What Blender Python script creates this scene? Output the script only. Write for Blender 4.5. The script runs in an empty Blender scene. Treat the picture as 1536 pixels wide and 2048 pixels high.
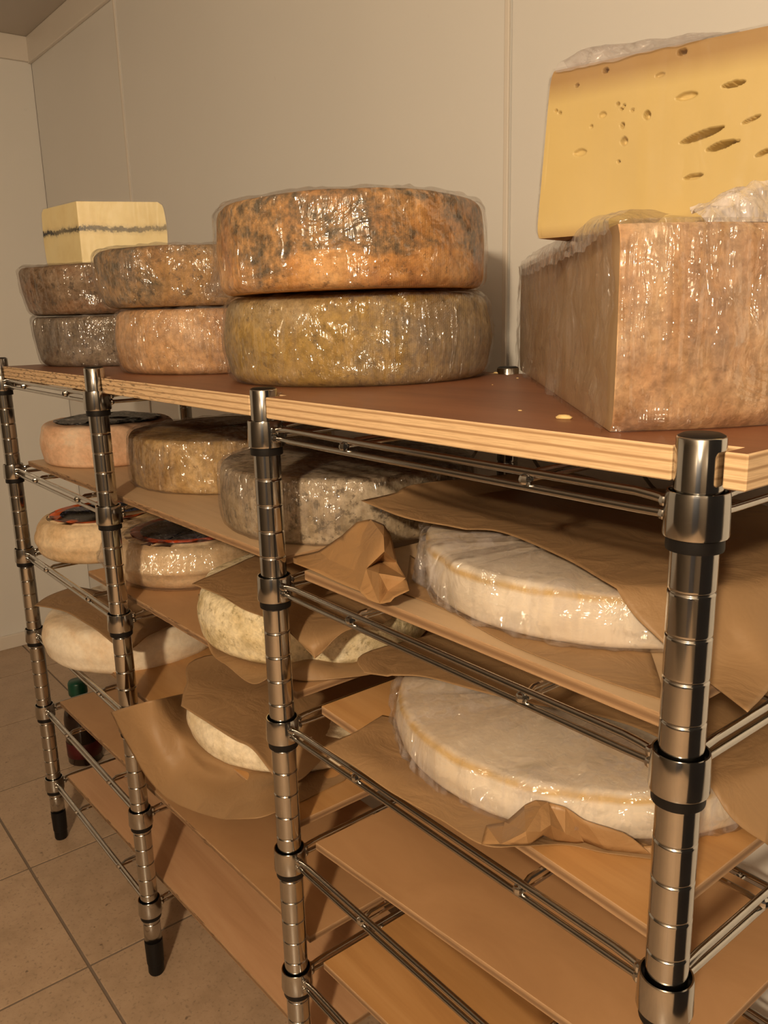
import bpy, bmesh, math, random
from mathutils import Vector, Matrix, noise
random.seed(7)
PI = math.pi
S = bpy.context.scene
COL = S.collection

# ------------------------------------------------------------------ camera
CAM = Vector((1.4996, -0.3798, 0.9676))
FW = Vector((-0.76121449, 0.60480733, -0.23400983))
RT = Vector((0.62639836, 0.77913618, -0.02391455))
UP = Vector((-0.16786183, 0.16478748, 0.97194007))
FPX = 1660.17
cd = bpy.data.cameras.new('camera'); cam = bpy.data.objects.new('camera', cd); COL.objects.link(cam)
cd.sensor_fit = 'HORIZONTAL'; cd.sensor_width = 36.0; cd.lens = FPX / 1536 * 36.0
cd.clip_start = 0.01; cd.clip_end = 50
M = Matrix((RT, UP, -FW)).transposed().to_4x4(); M.translation = CAM
cam.matrix_world = M
S.camera = cam

# ------------------------------------------------------------------ world, lamp, exposure
S.view_settings.view_transform = 'Standard'; S.view_settings.look = 'None'
S.view_settings.gamma = 1.0; S.view_settings.use_curve_mapping = False
S.view_settings.exposure = 0.0
W = bpy.data.worlds.new('world'); S.world = W; W.use_nodes = True
W.node_tree.nodes['Background'].inputs[0].default_value = (1.0, 0.72, 0.48, 1)
W.node_tree.nodes['Background'].inputs[1].default_value = 0.05
LAMP = (1.92, -1.19, 1.45)
ld = bpy.data.lights.new('ceiling_bulb', 'POINT'); lamp = bpy.data.objects.new('ceiling_bulb', ld); COL.objects.link(lamp)
lamp.location = LAMP
ld.energy = 95.0; ld.color = (1.0, 0.76, 0.49); ld.shadow_soft_size = 0.04


def at(px, py, z=None, y=None, x=None):
    d = FW + RT * ((px - 768) / FPX) + UP * ((1024 - py) / FPX)
    if z is not None: t = (z - CAM.z) / d.z
    elif y is not None: t = (y - CAM.y) / d.y
    else: t = (x - CAM.x) / d.x
    return CAM + d * t


# ------------------------------------------------------------------ material helpers
class NT:
    def __init__(s, name):
        s.m = bpy.data.materials.new(name); s.m.use_nodes = True
        s.t = s.m.node_tree; s.b = s.t.nodes['Principled BSDF']; s.out = s.t.nodes['Material Output']
        s._co = None

    def n(s, typ, **kw):
        nd = s.t.nodes.new(typ)
        for k, v in kw.items():
            if k.startswith('i_'):
                nd.inputs[k[2:].replace('_', ' ')].default_value = v
            else: setattr(nd, k, v)
        return nd

    def l(s, a, b): s.t.links.new(a, b)

    def co(s, scale=(1, 1, 1), loc=(0, 0, 0), rot=(0, 0, 0)):
        if s._co is None: s._co = s.n('ShaderNodeTexCoord')
        mp = s.n('ShaderNodeMapping'); mp.inputs['Location'].default_value = loc
        mp.inputs['Scale'].default_value = scale; mp.inputs['Rotation'].default_value = rot
        s.l(s._co.outputs['Object'], mp.inputs['Vector']); return mp.outputs[0]

    def noise(s, scale, detail=4, rough=.55, vec=None, dist=0):
        nd = s.n('ShaderNodeTexNoise'); nd.inputs['Scale'].default_value = scale
        nd.inputs['Detail'].default_value = detail; nd.inputs['Roughness'].default_value = rough
        nd.inputs['Distortion'].default_value = dist
        if vec is not None: s.l(vec, nd.inputs['Vector'])
        return nd.outputs['Fac']

    def ramp(s, fac, stops):
        r = s.n('ShaderNodeValToRGB'); e = r.color_ramp.elements
        while len(e) < len(stops): e.new(.5)
        for i, (p, c) in enumerate(stops):
            e[i].position = p; e[i].color = (*c, 1) if len(c) == 3 else c
        s.l(fac, r.inputs[0]); return r.outputs[0]

    def mix(s, fac, a, b, mode='MIX'):
        m = s.n('ShaderNodeMix'); m.data_type = 'RGBA'; m.blend_type = mode
        for sock, v in ((m.inputs[0], fac), (m.inputs[6], a), (m.inputs[7], b)):
            if isinstance(v, (int, float)): sock.default_value = v
            elif isinstance(v, tuple): sock.default_value = (*v, 1) if len(v) == 3 else v
            else: s.l(v, sock)
        return m.outputs[2]

    def math(s, op, a, b=0.0, c=0.0):
        m = s.n('ShaderNodeMath'); m.operation = op
        for i, v in enumerate((a, b, c)):
            if isinstance(v, (int, float)): m.inputs[i].default_value = v
            else: s.l(v, m.inputs[i])
        return m.outputs[0]

    def sep(s, vec):
        q = s.n('ShaderNodeSeparateXYZ'); s.l(vec, q.inputs[0]); return q.outputs

    def bump(s, h, strength=.3, dist=.002, normal=None):
        b = s.n('ShaderNodeBump'); b.inputs['Strength'].default_value = strength; b.inputs['Distance'].default_value = dist
        s.l(h, b.inputs['Height'])
        if normal is not None: s.l(normal, b.inputs['Normal'])
        return b.outputs[0]

    def fin(s, col=None, rough=.6, metal=0.0, normal=None, spec=None, **kw):
        B = s.b
        if col is not None:
            if isinstance(col, tuple): B.inputs['Base Color'].default_value = (*col, 1)
            else: s.l(col, B.inputs['Base Color'])
        if isinstance(rough, (int, float)): B.inputs['Roughness'].default_value = rough
        else: s.l(rough, B.inputs['Roughness'])
        B.inputs['Metallic'].default_value = metal
        if spec is not None: B.inputs['Specular IOR Level'].default_value = spec
        if normal is not None: s.l(normal, B.inputs['Normal'])
        for k, v in kw.items(): B.inputs[k.replace('_', ' ')].default_value = v
        return s.m


def m_plain(name, col, rough=.5, metal=0.0, var=.0, scale=20, bump=0.0, **kw):
    t = NT(name); v = t.co()
    n = t.noise(scale, 5, vec=v)
    c = t.mix(n, tuple(x * (1 - var) for x in col), tuple(min(1, x * (1 + var)) for x in col))
    return t.fin(c, rough, metal, t.bump(n, bump, .001) if bump else None, **kw)


def m_wall(name, col):
    t = NT(name); v = t.co()
    a = t.noise(2.2, 3, vec=v); b = t.noise(240, 2, vec=v)
    sp = t.ramp(t.noise(38, 2, vec=v), [(.74, (0, 0, 0)), (.79, (1, 1, 1))])
    c = t.mix(a, tuple(x * .95 for x in col), tuple(x * 1.03 for x in col))
    c = t.mix(t.math('MULTIPLY', sp, .12), c, tuple(x * .6 for x in col))
    return t.fin(c, .42, 0, t.bump(b, .06, .0005))


def m_tile():
    t = NT('speckled_tile'); v = t.co()
    g = t.n('ShaderNodeObjectInfo')
    a = t.noise(16, 6, .7, v)
    b = t.noise(170, 3, .6, v)
    c = t.ramp(a, [(.3, (.40, .285, .19)), (.5, (.48, .345, .235)), (.72, (.55, .405, .285))])
    c = t.mix(t.ramp(b, [(.56, (0, 0, 0)), (.70, (.6, .6, .6))]), c, (.20, .15, .11))
    c = t.mix(t.math('MULTIPLY', g.outputs['Random'], .22), c, (.30, .24, .18))
    st = t.ramp(t.noise(46, 2, vec=v), [(.73, (0, 0, 0)), (.76, (1, 1, 1))])
    c = t.mix(t.math('MULTIPLY', st, .7), c, (.10, .07, .05))
    return t.fin(c, .38, 0, t.bump(b, .05, .0006))


def m_chrome(name='chrome_steel', col=(.52, .51, .49), rough=.11, dirt=.25):
    t = NT(name); v = t.co((1, 1, .25))
    a = t.noise(60, 5, .6, v)
    c = t.mix(t.math('MULTIPLY', t.ramp(a, [(.45, (0, 0, 0)), (.75, (1, 1, 1))]), dirt), col, tuple(x * .45 for x in col))
    r = t.math('MULTIPLY_ADD', a, .12, rough - .04)
    return t.fin(c, r, 1.0)


def m_wood(name, c1, c2, c3, grain=(2.2, 34, 34), rough=.5, seed=0, stain=.35):
    t = NT(name); v = t.co(grain, (seed, seed * .7, seed * .3)); v2 = t.co((1, 2.2, 1), (seed, 0, 0))
    a = t.noise(1.6, 6, .6, v, .6)
    b = t.noise(5, 4, .5, v2)
    c = t.ramp(a, [(.3, c1), (.52, c2), (.75, c3)])
    c = t.mix(t.math('MULTIPLY', t.ramp(b, [(.45, (0, 0, 0)), (.8, (1, 1, 1))]), stain), c, tuple(x * .62 for x in c1))
    return t.fin(c, rough, 0, t.bump(a, .12, .0006))


def m_plyedge(name, light, dark, n=3.2, seed=0, zs=1.0):
    """layered edge: bands along object z, with chipped dark flecks"""
    t = NT(name); v = t.co(); x, y, z = t.sep(v)
    wob = t.noise(6, 3, vec=t.co((1, 1, .2), (seed, 0, 0)))
    zz = t.math('ADD', t.math('MULTIPLY', z, 1.0), t.math('MULTIPLY', wob, .0014))
    s = t.math('SINE', t.math('MULTIPLY', zz, 2 * PI * n / .0206 * zs))
    f = t.ramp(t.math('MULTIPLY_ADD', s, .5, .5), [(.0, (.12, .12, .12)), (.14, (.5, .5, .5)), (.30, (1, 1, 1))])
    fine = t.noise(3, 5, .7, t.co((10, 10, 420), (seed, 0, 0)))
    c = t.mix(f, dark, light)
    c = t.mix(t.ramp(fine, [(.38, (.38, .38, .38)), (.55, (0, 0, 0))]), c, dark)
    fl = t.noise(2.4, 4, .6, t.co((26, 26, 210), (seed + 3, 0, 0)))
    low = t.noise(2.2, 2, .5, t.co((1, 1, 1), (seed, 2, 0)))
    k = t.math('MULTIPLY', t.ramp(fl, [(.54, (0, 0, 0)), (.62, (1, 1, 1))]), t.ramp(t.math('ADD', x, t.math('MULTIPLY', low, .25)), [(.62, (1, 1, 1)), (.86, (.06, .06, .06))]))
    c = t.mix(t.math('MULTIPLY', k, .85), c, (.10, .05, .022))
    return t.fin(c, .6, 0, t.bump(fine, .2, .0008))


def m_rind(name, stops, seed=0, patch=None, speck=None, weave=0, rough=.62, bump=.6, scale=11, tint2=None, zm=None, con=1.0):
    """patchy cheese rind: cloudy base, mould patches, dark specks, optional cloth weave"""
    t = NT(name); o = (seed * 1.7, seed * .9, seed * .4); v = t.co(loc=o)
    a = t.noise(scale, 7, .62, v, .35)
    c = t.ramp(a, [(.5 + (p - .5) * .55, q) for p, q in stops])
    if tint2:
        q = t.noise(6.5, 3, .5, t.co(loc=(seed, 4, 1)))
        c = t.mix(t.math('MULTIPLY', t.ramp(q, [(.47, (0, 0, 0)), (.57, (1, 1, 1))]), .8), c, tint2)
    fn = t.noise(130, 4, .65, v); f2 = t.noise(48, 4, .6, v)
    if patch:
        pc, lo, hi, amt = patch
        p = t.noise(8, 5, .62, t.co((1, 1, 1.4), (seed + 5, seed, 2)), .6)
        if zm:
            x, y, z = t.sep(t.co())
            p = t.math('ADD', p, t.math('MULTIPLY', t.math('SUBTRACT', z, zm[0]), zm[1]))
        pf = t.ramp(p, [(lo, (0, 0, 0)), (hi, (1, 1, 1))])
        pf = t.math('MULTIPLY', pf, t.ramp(t.math('ADD', t.math('MULTIPLY', fn, .5), t.math('MULTIPLY', f2, .5)), [(.40, (1, 1, 1)), (.60, (.30, .30, .30))]))
        c = t.mix(t.math('MULTIPLY', pf, amt), c, pc)
    if speck:
        sc, lo, amt = speck
        s1 = t.ramp(t.noise(95, 4, .7, v), [(lo - .03, (0, 0, 0)), (lo + .05, (1, 1, 1))])
        c = t.mix(t.math('MULTIPLY', s1, amt), c, sc)
    c = t.mix(con, c, t.ramp(fn, [(.36, (.66, .64, .60)), (.52, (1, 1, 1)), (.66, (1.25, 1.25, 1.25))]), 'MULTIPLY')
    c = t.mix(con, c, t.ramp(f2, [(.34, (.78, .76, .72)), (.55, (1.06, 1.06, 1.06))]), 'MULTIPLY')
    h = t.math('ADD', t.math('MULTIPLY', fn, .5), t.math('MULTIPLY', f2, 1.2))
    if weave:
        x, y, z = t.sep(v)
        w = t.math('MULTIPLY', t.math('SINE', t.math('MULTIPLY', t.math('ADD', x, z), 2300)), t.math('SINE', t.math('MULTIPLY', t.math('SUBTRACT', y, z), 2300)))
        h = t.math('ADD', h, t.math('MULTIPLY', w, weave * .25))
    return t.fin(c, rough, 0, t.bump(h, bump, .0026), spec=.3)


def m_film(name, seed=0, gloss=.20, milk=.06, rot=.5, k=1.0, slope=1.0, lines=False, base=.0, rough=.085):
    """thin clear cling film: mostly see-through, crisp streaky glints off its creases"""
    t = NT(name); t.t.nodes.remove(t.b)
    a = t.noise(1.0, 2, .5, t.co((95 * k, 95 * k, 7 * k), (seed, seed * .6, seed * .3), (rot, rot * .6, 0)), .5)
    a2 = t.noise(1.0, 2, .5, t.co((125 * k, 105 * k, 10 * k), (seed + 4, seed * .2, seed * .3), (-rot * 1.3, rot, .3)), .3)
    b = t.noise(26, 3, .55, t.co(loc=(seed + 2, 0, seed)), 1.2)
    vor = t.n('ShaderNodeTexVoronoi'); vor.feature = 'F1'; vor.inputs['Scale'].default_value = 1.0
    t.l(t.co((52, 52, 30), (seed, 0, 0), (.4, .2, .3)), vor.inputs['Vector'])
    zone = t.ramp(t.noise(11, 2, .5, t.co(loc=(seed + 9, 1, 0))), [(.40, (.25, .25, .25)), (.60, (1, 1, 1))])
    st = t.math('MULTIPLY', t.math('ADD', t.math('MULTIPLY', a, 1.25), t.math('MULTIPLY', a2, .8)), zone)
    h = t.math('ADD', st, t.math('ADD', t.math('MULTIPLY', b, .8), t.math('MULTIPLY', vor.outputs['Distance'], .22)))
    nb = t.bump(h, 1.0, .0062 * slope)
    tr = t.n('ShaderNodeBsdfTransparent'); tr.inputs[0].default_value = (.97, .965, .96, 1)
    gl = t.n('ShaderNodeBsdfGlossy'); gl.inputs['Roughness'].default_value = rough; gl.inputs[0].default_value = (1, 1, 1, 1); t.l(nb, gl.inputs['Normal'])
    df = t.n('ShaderNodeBsdfDiffuse'); df.inputs[0].default_value = (.76, .72, .75, 1)
    lw = t.n('ShaderNodeLayerWeight'); lw.inputs[0].default_value = .25; t.l(nb, lw.inputs['Normal'])
    m1 = t.n('ShaderNodeMixShader'); m2 = t.n('ShaderNodeMixShader')
    cr = t.ramp(a, [(.36, (.3, .3, .3)), (.5, (1.0, 1.0, 1.0)), (.66, (.2, .2, .2))])
    if lines: cr = t.ramp(a2, [(.40, (.12, .12, .12)), (.5, (1.0, 1.0, 1.0)), (.60, (.12, .12, .12))])
    t.l(t.math('MULTIPLY_ADD', t.math('MULTIPLY', cr, zone), milk, base), m1.inputs[0]); t.l(tr.outputs[0], m1.inputs[1]); t.l(df.outputs[0], m1.inputs[2])
    t.l(t.math('MULTIPLY_ADD', lw.outputs['Fresnel'], gloss, gloss * .5), m2.inputs[0])
    t.l(m1.outputs[0], m2.inputs[1]); t.l(gl.outputs[0], m2.inputs[2]); t.l(m2.outputs[0], t.out.inputs[0])
    return t.m


def m_paper(name, seed, col=(.40, .248, .125), rough=.5):
    t = NT(name); v = t.co(loc=(seed, seed * .5, 0))
    a = t.noise(9, 5, .6, v); fib = t.noise(5, 4, .7, t.co((30, 180, 180), (seed, 0, 0)))
    c = t.mix(a, tuple(x * .86 for x in col), tuple(x * 1.1 for x in col))
    c = t.mix(t.math('MULTIPLY', fib, .25), c, tuple(x * .7 for x in col))
    cr = t.noise(22, 4, .55, v, 1.0)
    t.fin(c, rough, 0, t.bump(cr, .5, .006), spec=.4)
    tl = t.n('ShaderNodeBsdfTranslucent'); t.l(c, tl.inputs[0])
    mx = t.n('ShaderNodeMixShader'); mx.inputs[0].default_value = .12
    t.l(t.b.outputs[0], mx.inputs[1]); t.l(tl.outputs[0], mx.inputs[2]); t.l(mx.outputs[0], t.out.inputs[0])
    return t.m


# ------------------------------------------------------------------ mesh helpers
def obj(name, verts, faces, mat=None, parent=None, smooth=True, loc=None, mats=None, fmat=None):
    me = bpy.data.meshes.new(name); me.from_pydata([tuple(v) for v in verts], [], faces); me.update()
    for m in (mats or ([mat] if mat else [])): me.materials.append(m)
    if fmat: me.polygons.foreach_set('material_index', fmat)
    if smooth: me.polygons.foreach_set('use_smooth', [True] * len(me.polygons))
    return link(name, me, parent, loc)


def link(name, me, parent=None, loc=None, rot=None):
    o = bpy.data.objects.new(name, me); COL.objects.link(o)
    if parent: o.parent = parent
    if loc is not None: o.location = loc
    if rot is not None: o.rotation_euler = rot
    return o


def empty(name, loc=(0, 0, 0)):
    o = bpy.data.objects.new(name, None); COL.objects.link(o); o.location = loc; o.empty_display_size = .05; return o


def tag(o, label, cat, group=None, kind=None):
    o['label'] = label; o['category'] = cat
    if group: o['group'] = group
    if kind: o['kind'] = kind
    return o


def struct(o, label=None):
    o['kind'] = 'structure'
    if label: o['label'] = label
    return o


def boxmesh(name, sx, sy, sz, mat, bev=0.0, origin=(0, 0, 0), mats=None, top=None):
    """box sized sx,sy,sz, its min corner at origin"""
    bm = bmesh.new(); bmesh.ops.create_cube(bm, size=1)
    for v in bm.verts:
        v.co = Vector(((v.co.x + .5) * sx, (v.co.y + .5) * sy, (v.co.z + .5) * sz)) + Vector(origin)
    if bev: bmesh.ops.bevel(bm, geom=bm.edges[:], offset=bev, segments=2, affect='EDGES', profile=.6)
    me = bpy.data.meshes.new(name); bm.normal_update()
    if mats:
        for m in mats: me.materials.append(m)
        for f in bm.faces: f.material_index = 0 if abs(f.normal.z) > .7 else 1
    elif mat: me.materials.append(mat)
    bm.to_mesh(me); bm.free(); return me


def lathe(profile, seg=48, closed=False, fn=None):
    """profile: [(r,z)..] -> verts, faces ; fn(vec, theta, k)->vec"""
    V, Fc = [], []
    n = len(profile)
    for k, (r, z) in enumerate(profile):
        for i in range(seg):
            th = 2 * PI * i / seg
            p = Vector((r * math.cos(th), r * math.sin(th), z))
            V.append(fn(p, th, k) if fn else p)
    for k in range(n - 1):
        for i in range(seg):
            j = (i + 1) % seg
            Fc.append((k * seg + i, k * seg + j, (k + 1) * seg + j, (k + 1) * seg + i))
    if profile[0][0] > 1e-6: Fc.append(tuple(range(seg - 1, -1, -1)))
    if profile[-1][0] > 1e-6: Fc.append(tuple((n - 1) * seg + i for i in range(seg)))
    return V, Fc


def tube(pts, r, seg=8, V=None, Fc=None):
    V = [] if V is None else V; Fc = [] if Fc is None else Fc
    pts = [Vector(p) for p in pts]; base = len(V); n = len(pts)
    up = Vector((0, 0, 1))
    for i, p in enumerate(pts):
        d = (pts[min(i + 1, n - 1)] - pts[max(i - 1, 0)]).normalized()
        a = d.cross(up)
        if a.length < 1e-3: a = d.cross(Vector((1, 0, 0)))
        a.normalize(); b = a.cross(d)
        for k in range(seg):
            t = 2 * PI * k / seg
            V.append(p + (a * math.cos(t) + b * math.sin(t)) * r)
    for i in range(n - 1):
        for k in range(seg):
            q = (k + 1) % seg
            Fc.append((base + i * seg + k, base + i * seg + q, base + (i + 1) * seg + q, base + (i + 1) * seg + k))
    Fc.append(tuple(base + k for k in range(seg - 1, -1, -1)))
    Fc.append(tuple(base + (n - 1) * seg + k for k in range(seg)))
    return V, Fc


def nz(p, f, seed=0.0):
    return noise.noise(Vector((p.x * f + seed * 3.1, p.y * f - seed * 1.7, p.z * f + seed)))


def ridge(p, f, seed=0.0):
    return 1 - 2.4 * abs(nz(p, f, seed))


# ------------------------------------------------------------------ materials
WALLM = m_wall('painted_wall_panel', (.78, .77, .75))
CEILM = m_wall('grey_ceiling_panel', (.50, .46, .42))
TRIMM = m_plain('white_plastic_trim', (.74, .69, .63), .4, var=.05, scale=8)
GROUT = m_plain('tile_grout', (.20, .155, .12), .85, var=.15, scale=60)
TILEM = m_tile()
CHROME = m_chrome()
RUBBER = m_plain('black_plastic', (.008, .007, .007), .5, var=.2, spec=.25)
BROWNTOP = m_wood('reddish_brown_board_face', (.19, .074, .036), (.25, .10, .048), (.30, .128, .064), (3, 16, 16), .42, 1, .25)
PLYEDGE = m_plyedge('plywood_edge', (.80, .58, .35), (.40, .235, .115), 3.4)
PLYTHIN = m_plyedge('thin_plywood_edge', (.46, .29, .16), (.22, .125, .065), 1.3, 4)
WOODS = [m_wood('pale_ply_face', (.50, .35, .21), (.58, .42, .26), (.64, .475, .305), (2, 22, 22), .45, 2, .25),
         m_wood('amber_ply_face', (.44, .23, .085), (.52, .285, .11), (.58, .335, .145), (2, 26, 26), .42, 5, .35),
         m_wood('brown_hardboard_face', (.42, .24, .115), (.47, .275, .135), (.52, .31, .16), (5, 9, 9), .5, 8, .2),
         m_wood('pinkish_ply_face', (.50, .29, .155), (.57, .34, .19), (.62, .39, .225), (2, 22, 22), .5, 11, .15)]

# ------------------------------------------------------------------ room shell
X0, X1, Y0, Y1, ZC = -1.075, 2.75, -1.75, 0.455, 1.725
SEAMS = [-1.65, -0.466, 0.723, 1.91, 3.1]
fl = struct(link('floor', boxmesh('floor', X1 - X0 + .2, Y1 - Y0 + .2, .1, GROUT), None, (X0 - .1, Y0 - .1, -.1015)), 'tiled floor with dark grout lines')
T = .3045
tme = boxmesh('tile', T - .0045, T - .0045, .006, TILEM, .0012)
i0 = math.floor((X0 - .055) / T)
for i in range(i0, math.ceil((X1 - .055) / T)):
    for j in range(math.floor((Y0 + .073) / T), math.ceil((Y1 + .073) / T)):
        x, y = .057 + i * T, -.073 + j * T
        x2, y2 = min(x + T - .0045, X1), min(y + T - .0045, Y1); xa, ya = max(x, X0), max(y, Y0)
        if x2 - xa < .02 or y2 - ya < .02: continue
        me = tme if (x2 - xa > T - .006 and y2 - ya > T - .006) else boxmesh('tile', x2 - xa, y2 - ya, .006, TILEM, .0012)
        o = link('tile', me, fl); o.location = Vector((xa, ya, -.006)) - fl.location

wb = struct(link('wall_back', boxmesh('wall_back', X1 - X0 + .2, .05, ZC + .1, CEILM), None, (X0 - .1, Y1 + .012, -.05)), 'off-white insulated panel wall behind the shelves')
for a, b in zip(SEAMS[:-1], SEAMS[1:]):
    a, b = max(a, X0), min(b, X1)
    o = link('wall_panel', boxmesh('wall_panel', b - a - .003, .012, ZC, WALLM, .0015), wb); o.location = Vector((a + .0015, Y1, 0)) - wb.location
for s in SEAMS[1:-1]:
    o = link('joint_strip', boxmesh('joint_strip', .0075, .004, ZC, TRIMM, .0012), wb); o.location = Vector((s - .009, Y1 - .003, 0)) - wb.location
wl = struct(link('wall_left', boxmesh('wall_left', .05, Y1 - Y0, ZC, WALLM), None, (X0 - .05, Y0, 0)), 'off-white panel wall at the far left end')
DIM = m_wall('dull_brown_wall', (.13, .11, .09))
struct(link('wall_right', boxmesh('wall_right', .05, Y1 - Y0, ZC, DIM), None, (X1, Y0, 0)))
# unseen front wall; the dark panel filling its gap is added for chrome reflections
DX0, DX1 = 1.80, 2.66
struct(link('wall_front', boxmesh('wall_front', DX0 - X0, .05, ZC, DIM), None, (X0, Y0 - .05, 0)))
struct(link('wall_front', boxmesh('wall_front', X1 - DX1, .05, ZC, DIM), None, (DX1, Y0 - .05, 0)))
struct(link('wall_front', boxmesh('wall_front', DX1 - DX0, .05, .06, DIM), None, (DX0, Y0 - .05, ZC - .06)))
DARK = m_plain('blue_grey_reflect_panel', (.05, .06, .085), .6, var=.1)  # dark tone of both added panels, mirrored in the chrome
struct(link('dark_reflect_panel_1', boxmesh('dark_reflect_panel_1', DX1 - DX0, .03, ZC - .06, DARK, .002), None, (DX0, Y0 - .05, 0)), 'dark blue-grey panel in the front wall, added for the chrome to reflect')  # added behind the camera to darken the middle of the posts' reflections
struct(link('dark_reflect_panel_2', boxmesh('dark_reflect_panel_2', .04, .70, 1.66, DARK, .003), None, (1.82, -.26, 0)), 'dark blue-grey panel right of the shelves, added for the chrome to reflect')  # added out of view so the right half of the posts mirrors dark
struct(link('ceiling', boxmesh('ceiling', X1 - X0 + .2, Y1 - Y0 + .2, .05, CEILM), None, (X0 - .1, Y0 - .1, ZC)), 'dull grey ceiling panel')
struct(link('trim_1', boxmesh('trim_1', X1 - X0, .010, .066, TRIMM, .003), None, (X0, Y1 - .010, ZC - .066)), 'pale strip along the top of the back wall')
struct(link('trim_2', boxmesh('trim_2', .012, Y1 - Y0, .063, TRIMM, .003), None, (X0, Y0, ZC - .063)), 'pale strip along the top of the left wall')
struct(link('baseboard_left', boxmesh('baseboard_left', .012, Y1 - Y0, .042, TRIMM, .003), None, (X0, Y0, 0)), 'low pale skirting along the left wall')
struct(link('baseboard_back', boxmesh('baseboard_back', X1 - X0, .012, .10, TRIMM, .003), None, (X0, Y1 - .012, 0)), 'low pale skirting along the back wall')

# ------------------------------------------------------------------ wire shelving units
UW, UD, PR, ZTOP, Z1 = .4385, .326, .0127, .911, .8475


def post_mesh():
    prof = [(PR - .0015, .055)]
    z = .055; g0 = .8245
    gs = sorted(g0 - .0253 * k for k in range(-3, 31) if .07 < g0 - .0253 * k < ZTOP - .012)
    prof.append((PR, .0555))
    for g in gs: prof += [(PR, g - .0022)] + [(PR - .0008 * (1 + math.cos(PI * q / 4)) / 2, g + .0013 * q / 4) for q in range(-4, 5)] + [(PR, g + .0022)]
    prof += [(PR, ZTOP - .004), (PR - .0006, ZTOP - .0032)]
    V, Fc = lathe(prof, 40)
    me = bpy.data.meshes.new('post'); me.from_pydata(V, [], Fc); me.materials.append(CHROME)
    me.polygons.foreach_set('use_smooth', [len(f) == 4 for f in Fc]); me.update(); return me


def tm(name, VF, mat, smooth=True):
    me = bpy.data.meshes.new(name); me.from_pydata([tuple(v) for v in VF[0]], [], VF[1]); me.materials.append(mat)
    me.polygons.foreach_set('use_smooth', [smooth and len(f) == 4 for f in VF[1]]); me.update(); me.set_sharp_from_angle(angle=math.radians(38)); return me


POST = post_mesh()
CAPM = tm('post_cap', lathe([(PR - .0007, -.004), (PR - .0007, 0), (PR - .003, .0012), (0.0001, .0014)], 32), RUBBER)
FOOT = tm('foot', lathe([(.0001, -.055), (.0105, -.055), (.0118, -.052), (.0118, -.038), (.0128, -.037), (.0134, -.004), (.0134, 0)], 28), RUBBER)
COLLAR = tm('collar', lathe([(.0150, .0075), (.0168, .0075), (.0172, .009), (.0164, .030), (.0160, .0318), (.0150, .0318), (.0146, .030), (.0146, .012), (.0150, .0075)], 40), CHROME)
SLEEVE = tm('sleeve', lathe([(PR + .0002, 0), (.0150, 0), (.0152, .001), (.0150, .008), (.0147, .026), (PR + .0002, .026)], 36), RUBBER)
ZW1, ZW2 = .0257, .0157        # wire heights above the sleeve bottom
STRUT_S = (.285, .73)


def rail(p, q):
    """the two wires of a rail from post p to post q"""
    p, q = Vector(p), Vector(q); d = (q - p); d.normalize(); out = []
    for z, r, dz in ((ZW1, .0027, .0025), (ZW2, .0025, -.0005)):
        a, b = p + d * .0155, q - d * .0155
        pts = [a + Vector((0, 0, z - dz)), a + d * .010 + Vector((0, 0, z - dz * .4)), a + d * .022 + Vector((0, 0, z)), b - d * .022 + Vector((0, 0, z)), b - d * .010 + Vector((0, 0, z - dz * .4)), b + Vector((0, 0, z - dz))]
        out.append(tube(pts, r, 10))
    return out


def blob(c, r, V, Fc):
    base = len(V)
    b, f = lathe([(.0001, -r), (r * .8, -r * .6), (r, 0), (r * .8, r * .6), (.0001, r)], 8)
    V += [v + Vector(c) for v in b]; Fc += [tuple(base + i for i in q) for q in f]


cs = [(0, 0), (UW, 0), (UW, UD), (0, UD)]
RAILS = []
for a, b in ((0, 1), (1, 2), (2, 3), (3, 0)):
    for vf in rail((*cs[a], 0), (*cs[b], 0)): RAILS.append(tm('rail_wire', vf, CHROME))
# welds: little bright blobs where rails meet collars and where the cross wires meet the rails
WV, WF = [], []
for a, b in ((0, 1), (1, 2), (2, 3), (3, 0)):
    p, q = Vector((*cs[a], 0)), Vector((*cs[b], 0)); d = (q - p).normalized()
    for z in (ZW1 - .0025, ZW2):
        blob(p + d * .0185 + Vector((0, 0, z)), .0042, WV, WF); blob(q - d * .0185 + Vector((0, 0, z)), .0042, WV, WF)
WELD = tm('weld_bead', (WV, WF), CHROME)
CROSS = []
for s in STRUT_S:
    V, Fc = tube([(s * UW, -.0006, ZW2 + .003), (s * UW, .010, ZW1 - .001), (s * UW, UD - .010, ZW1 - .001), (s * UW, UD + .0006, ZW2 + .003)], .0022, 8)
    tube([(s * UW + .0045, .0, ZW1 - .004), (s * UW + .0045, UD, ZW1 - .004)], .0016, 6, V, Fc)
    blob((s * UW, -.001, (ZW1 + ZW2) / 2), .0046, V, Fc)
    CROSS.append(tm('cross_wire', (V, Fc), CHROME))
LONG = []
for s in (.36, .68):
    V, Fc = tube([(-.0006, s * UD, ZW2 + .003), (.010, s * UD, ZW1 - .005), (UW - .010, s * UD, ZW1 - .005), (UW + .0006, s * UD, ZW2 + .003)], .0022, 8)
    blob((UW + .001, s * UD, (ZW1 + ZW2) / 2), .0046, V, Fc); blob((-.001, s * UD, (ZW1 + ZW2) / 2), .0046, V, Fc)
    LONG.append(tm('long_wire', (V, Fc), CHROME))


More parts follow.
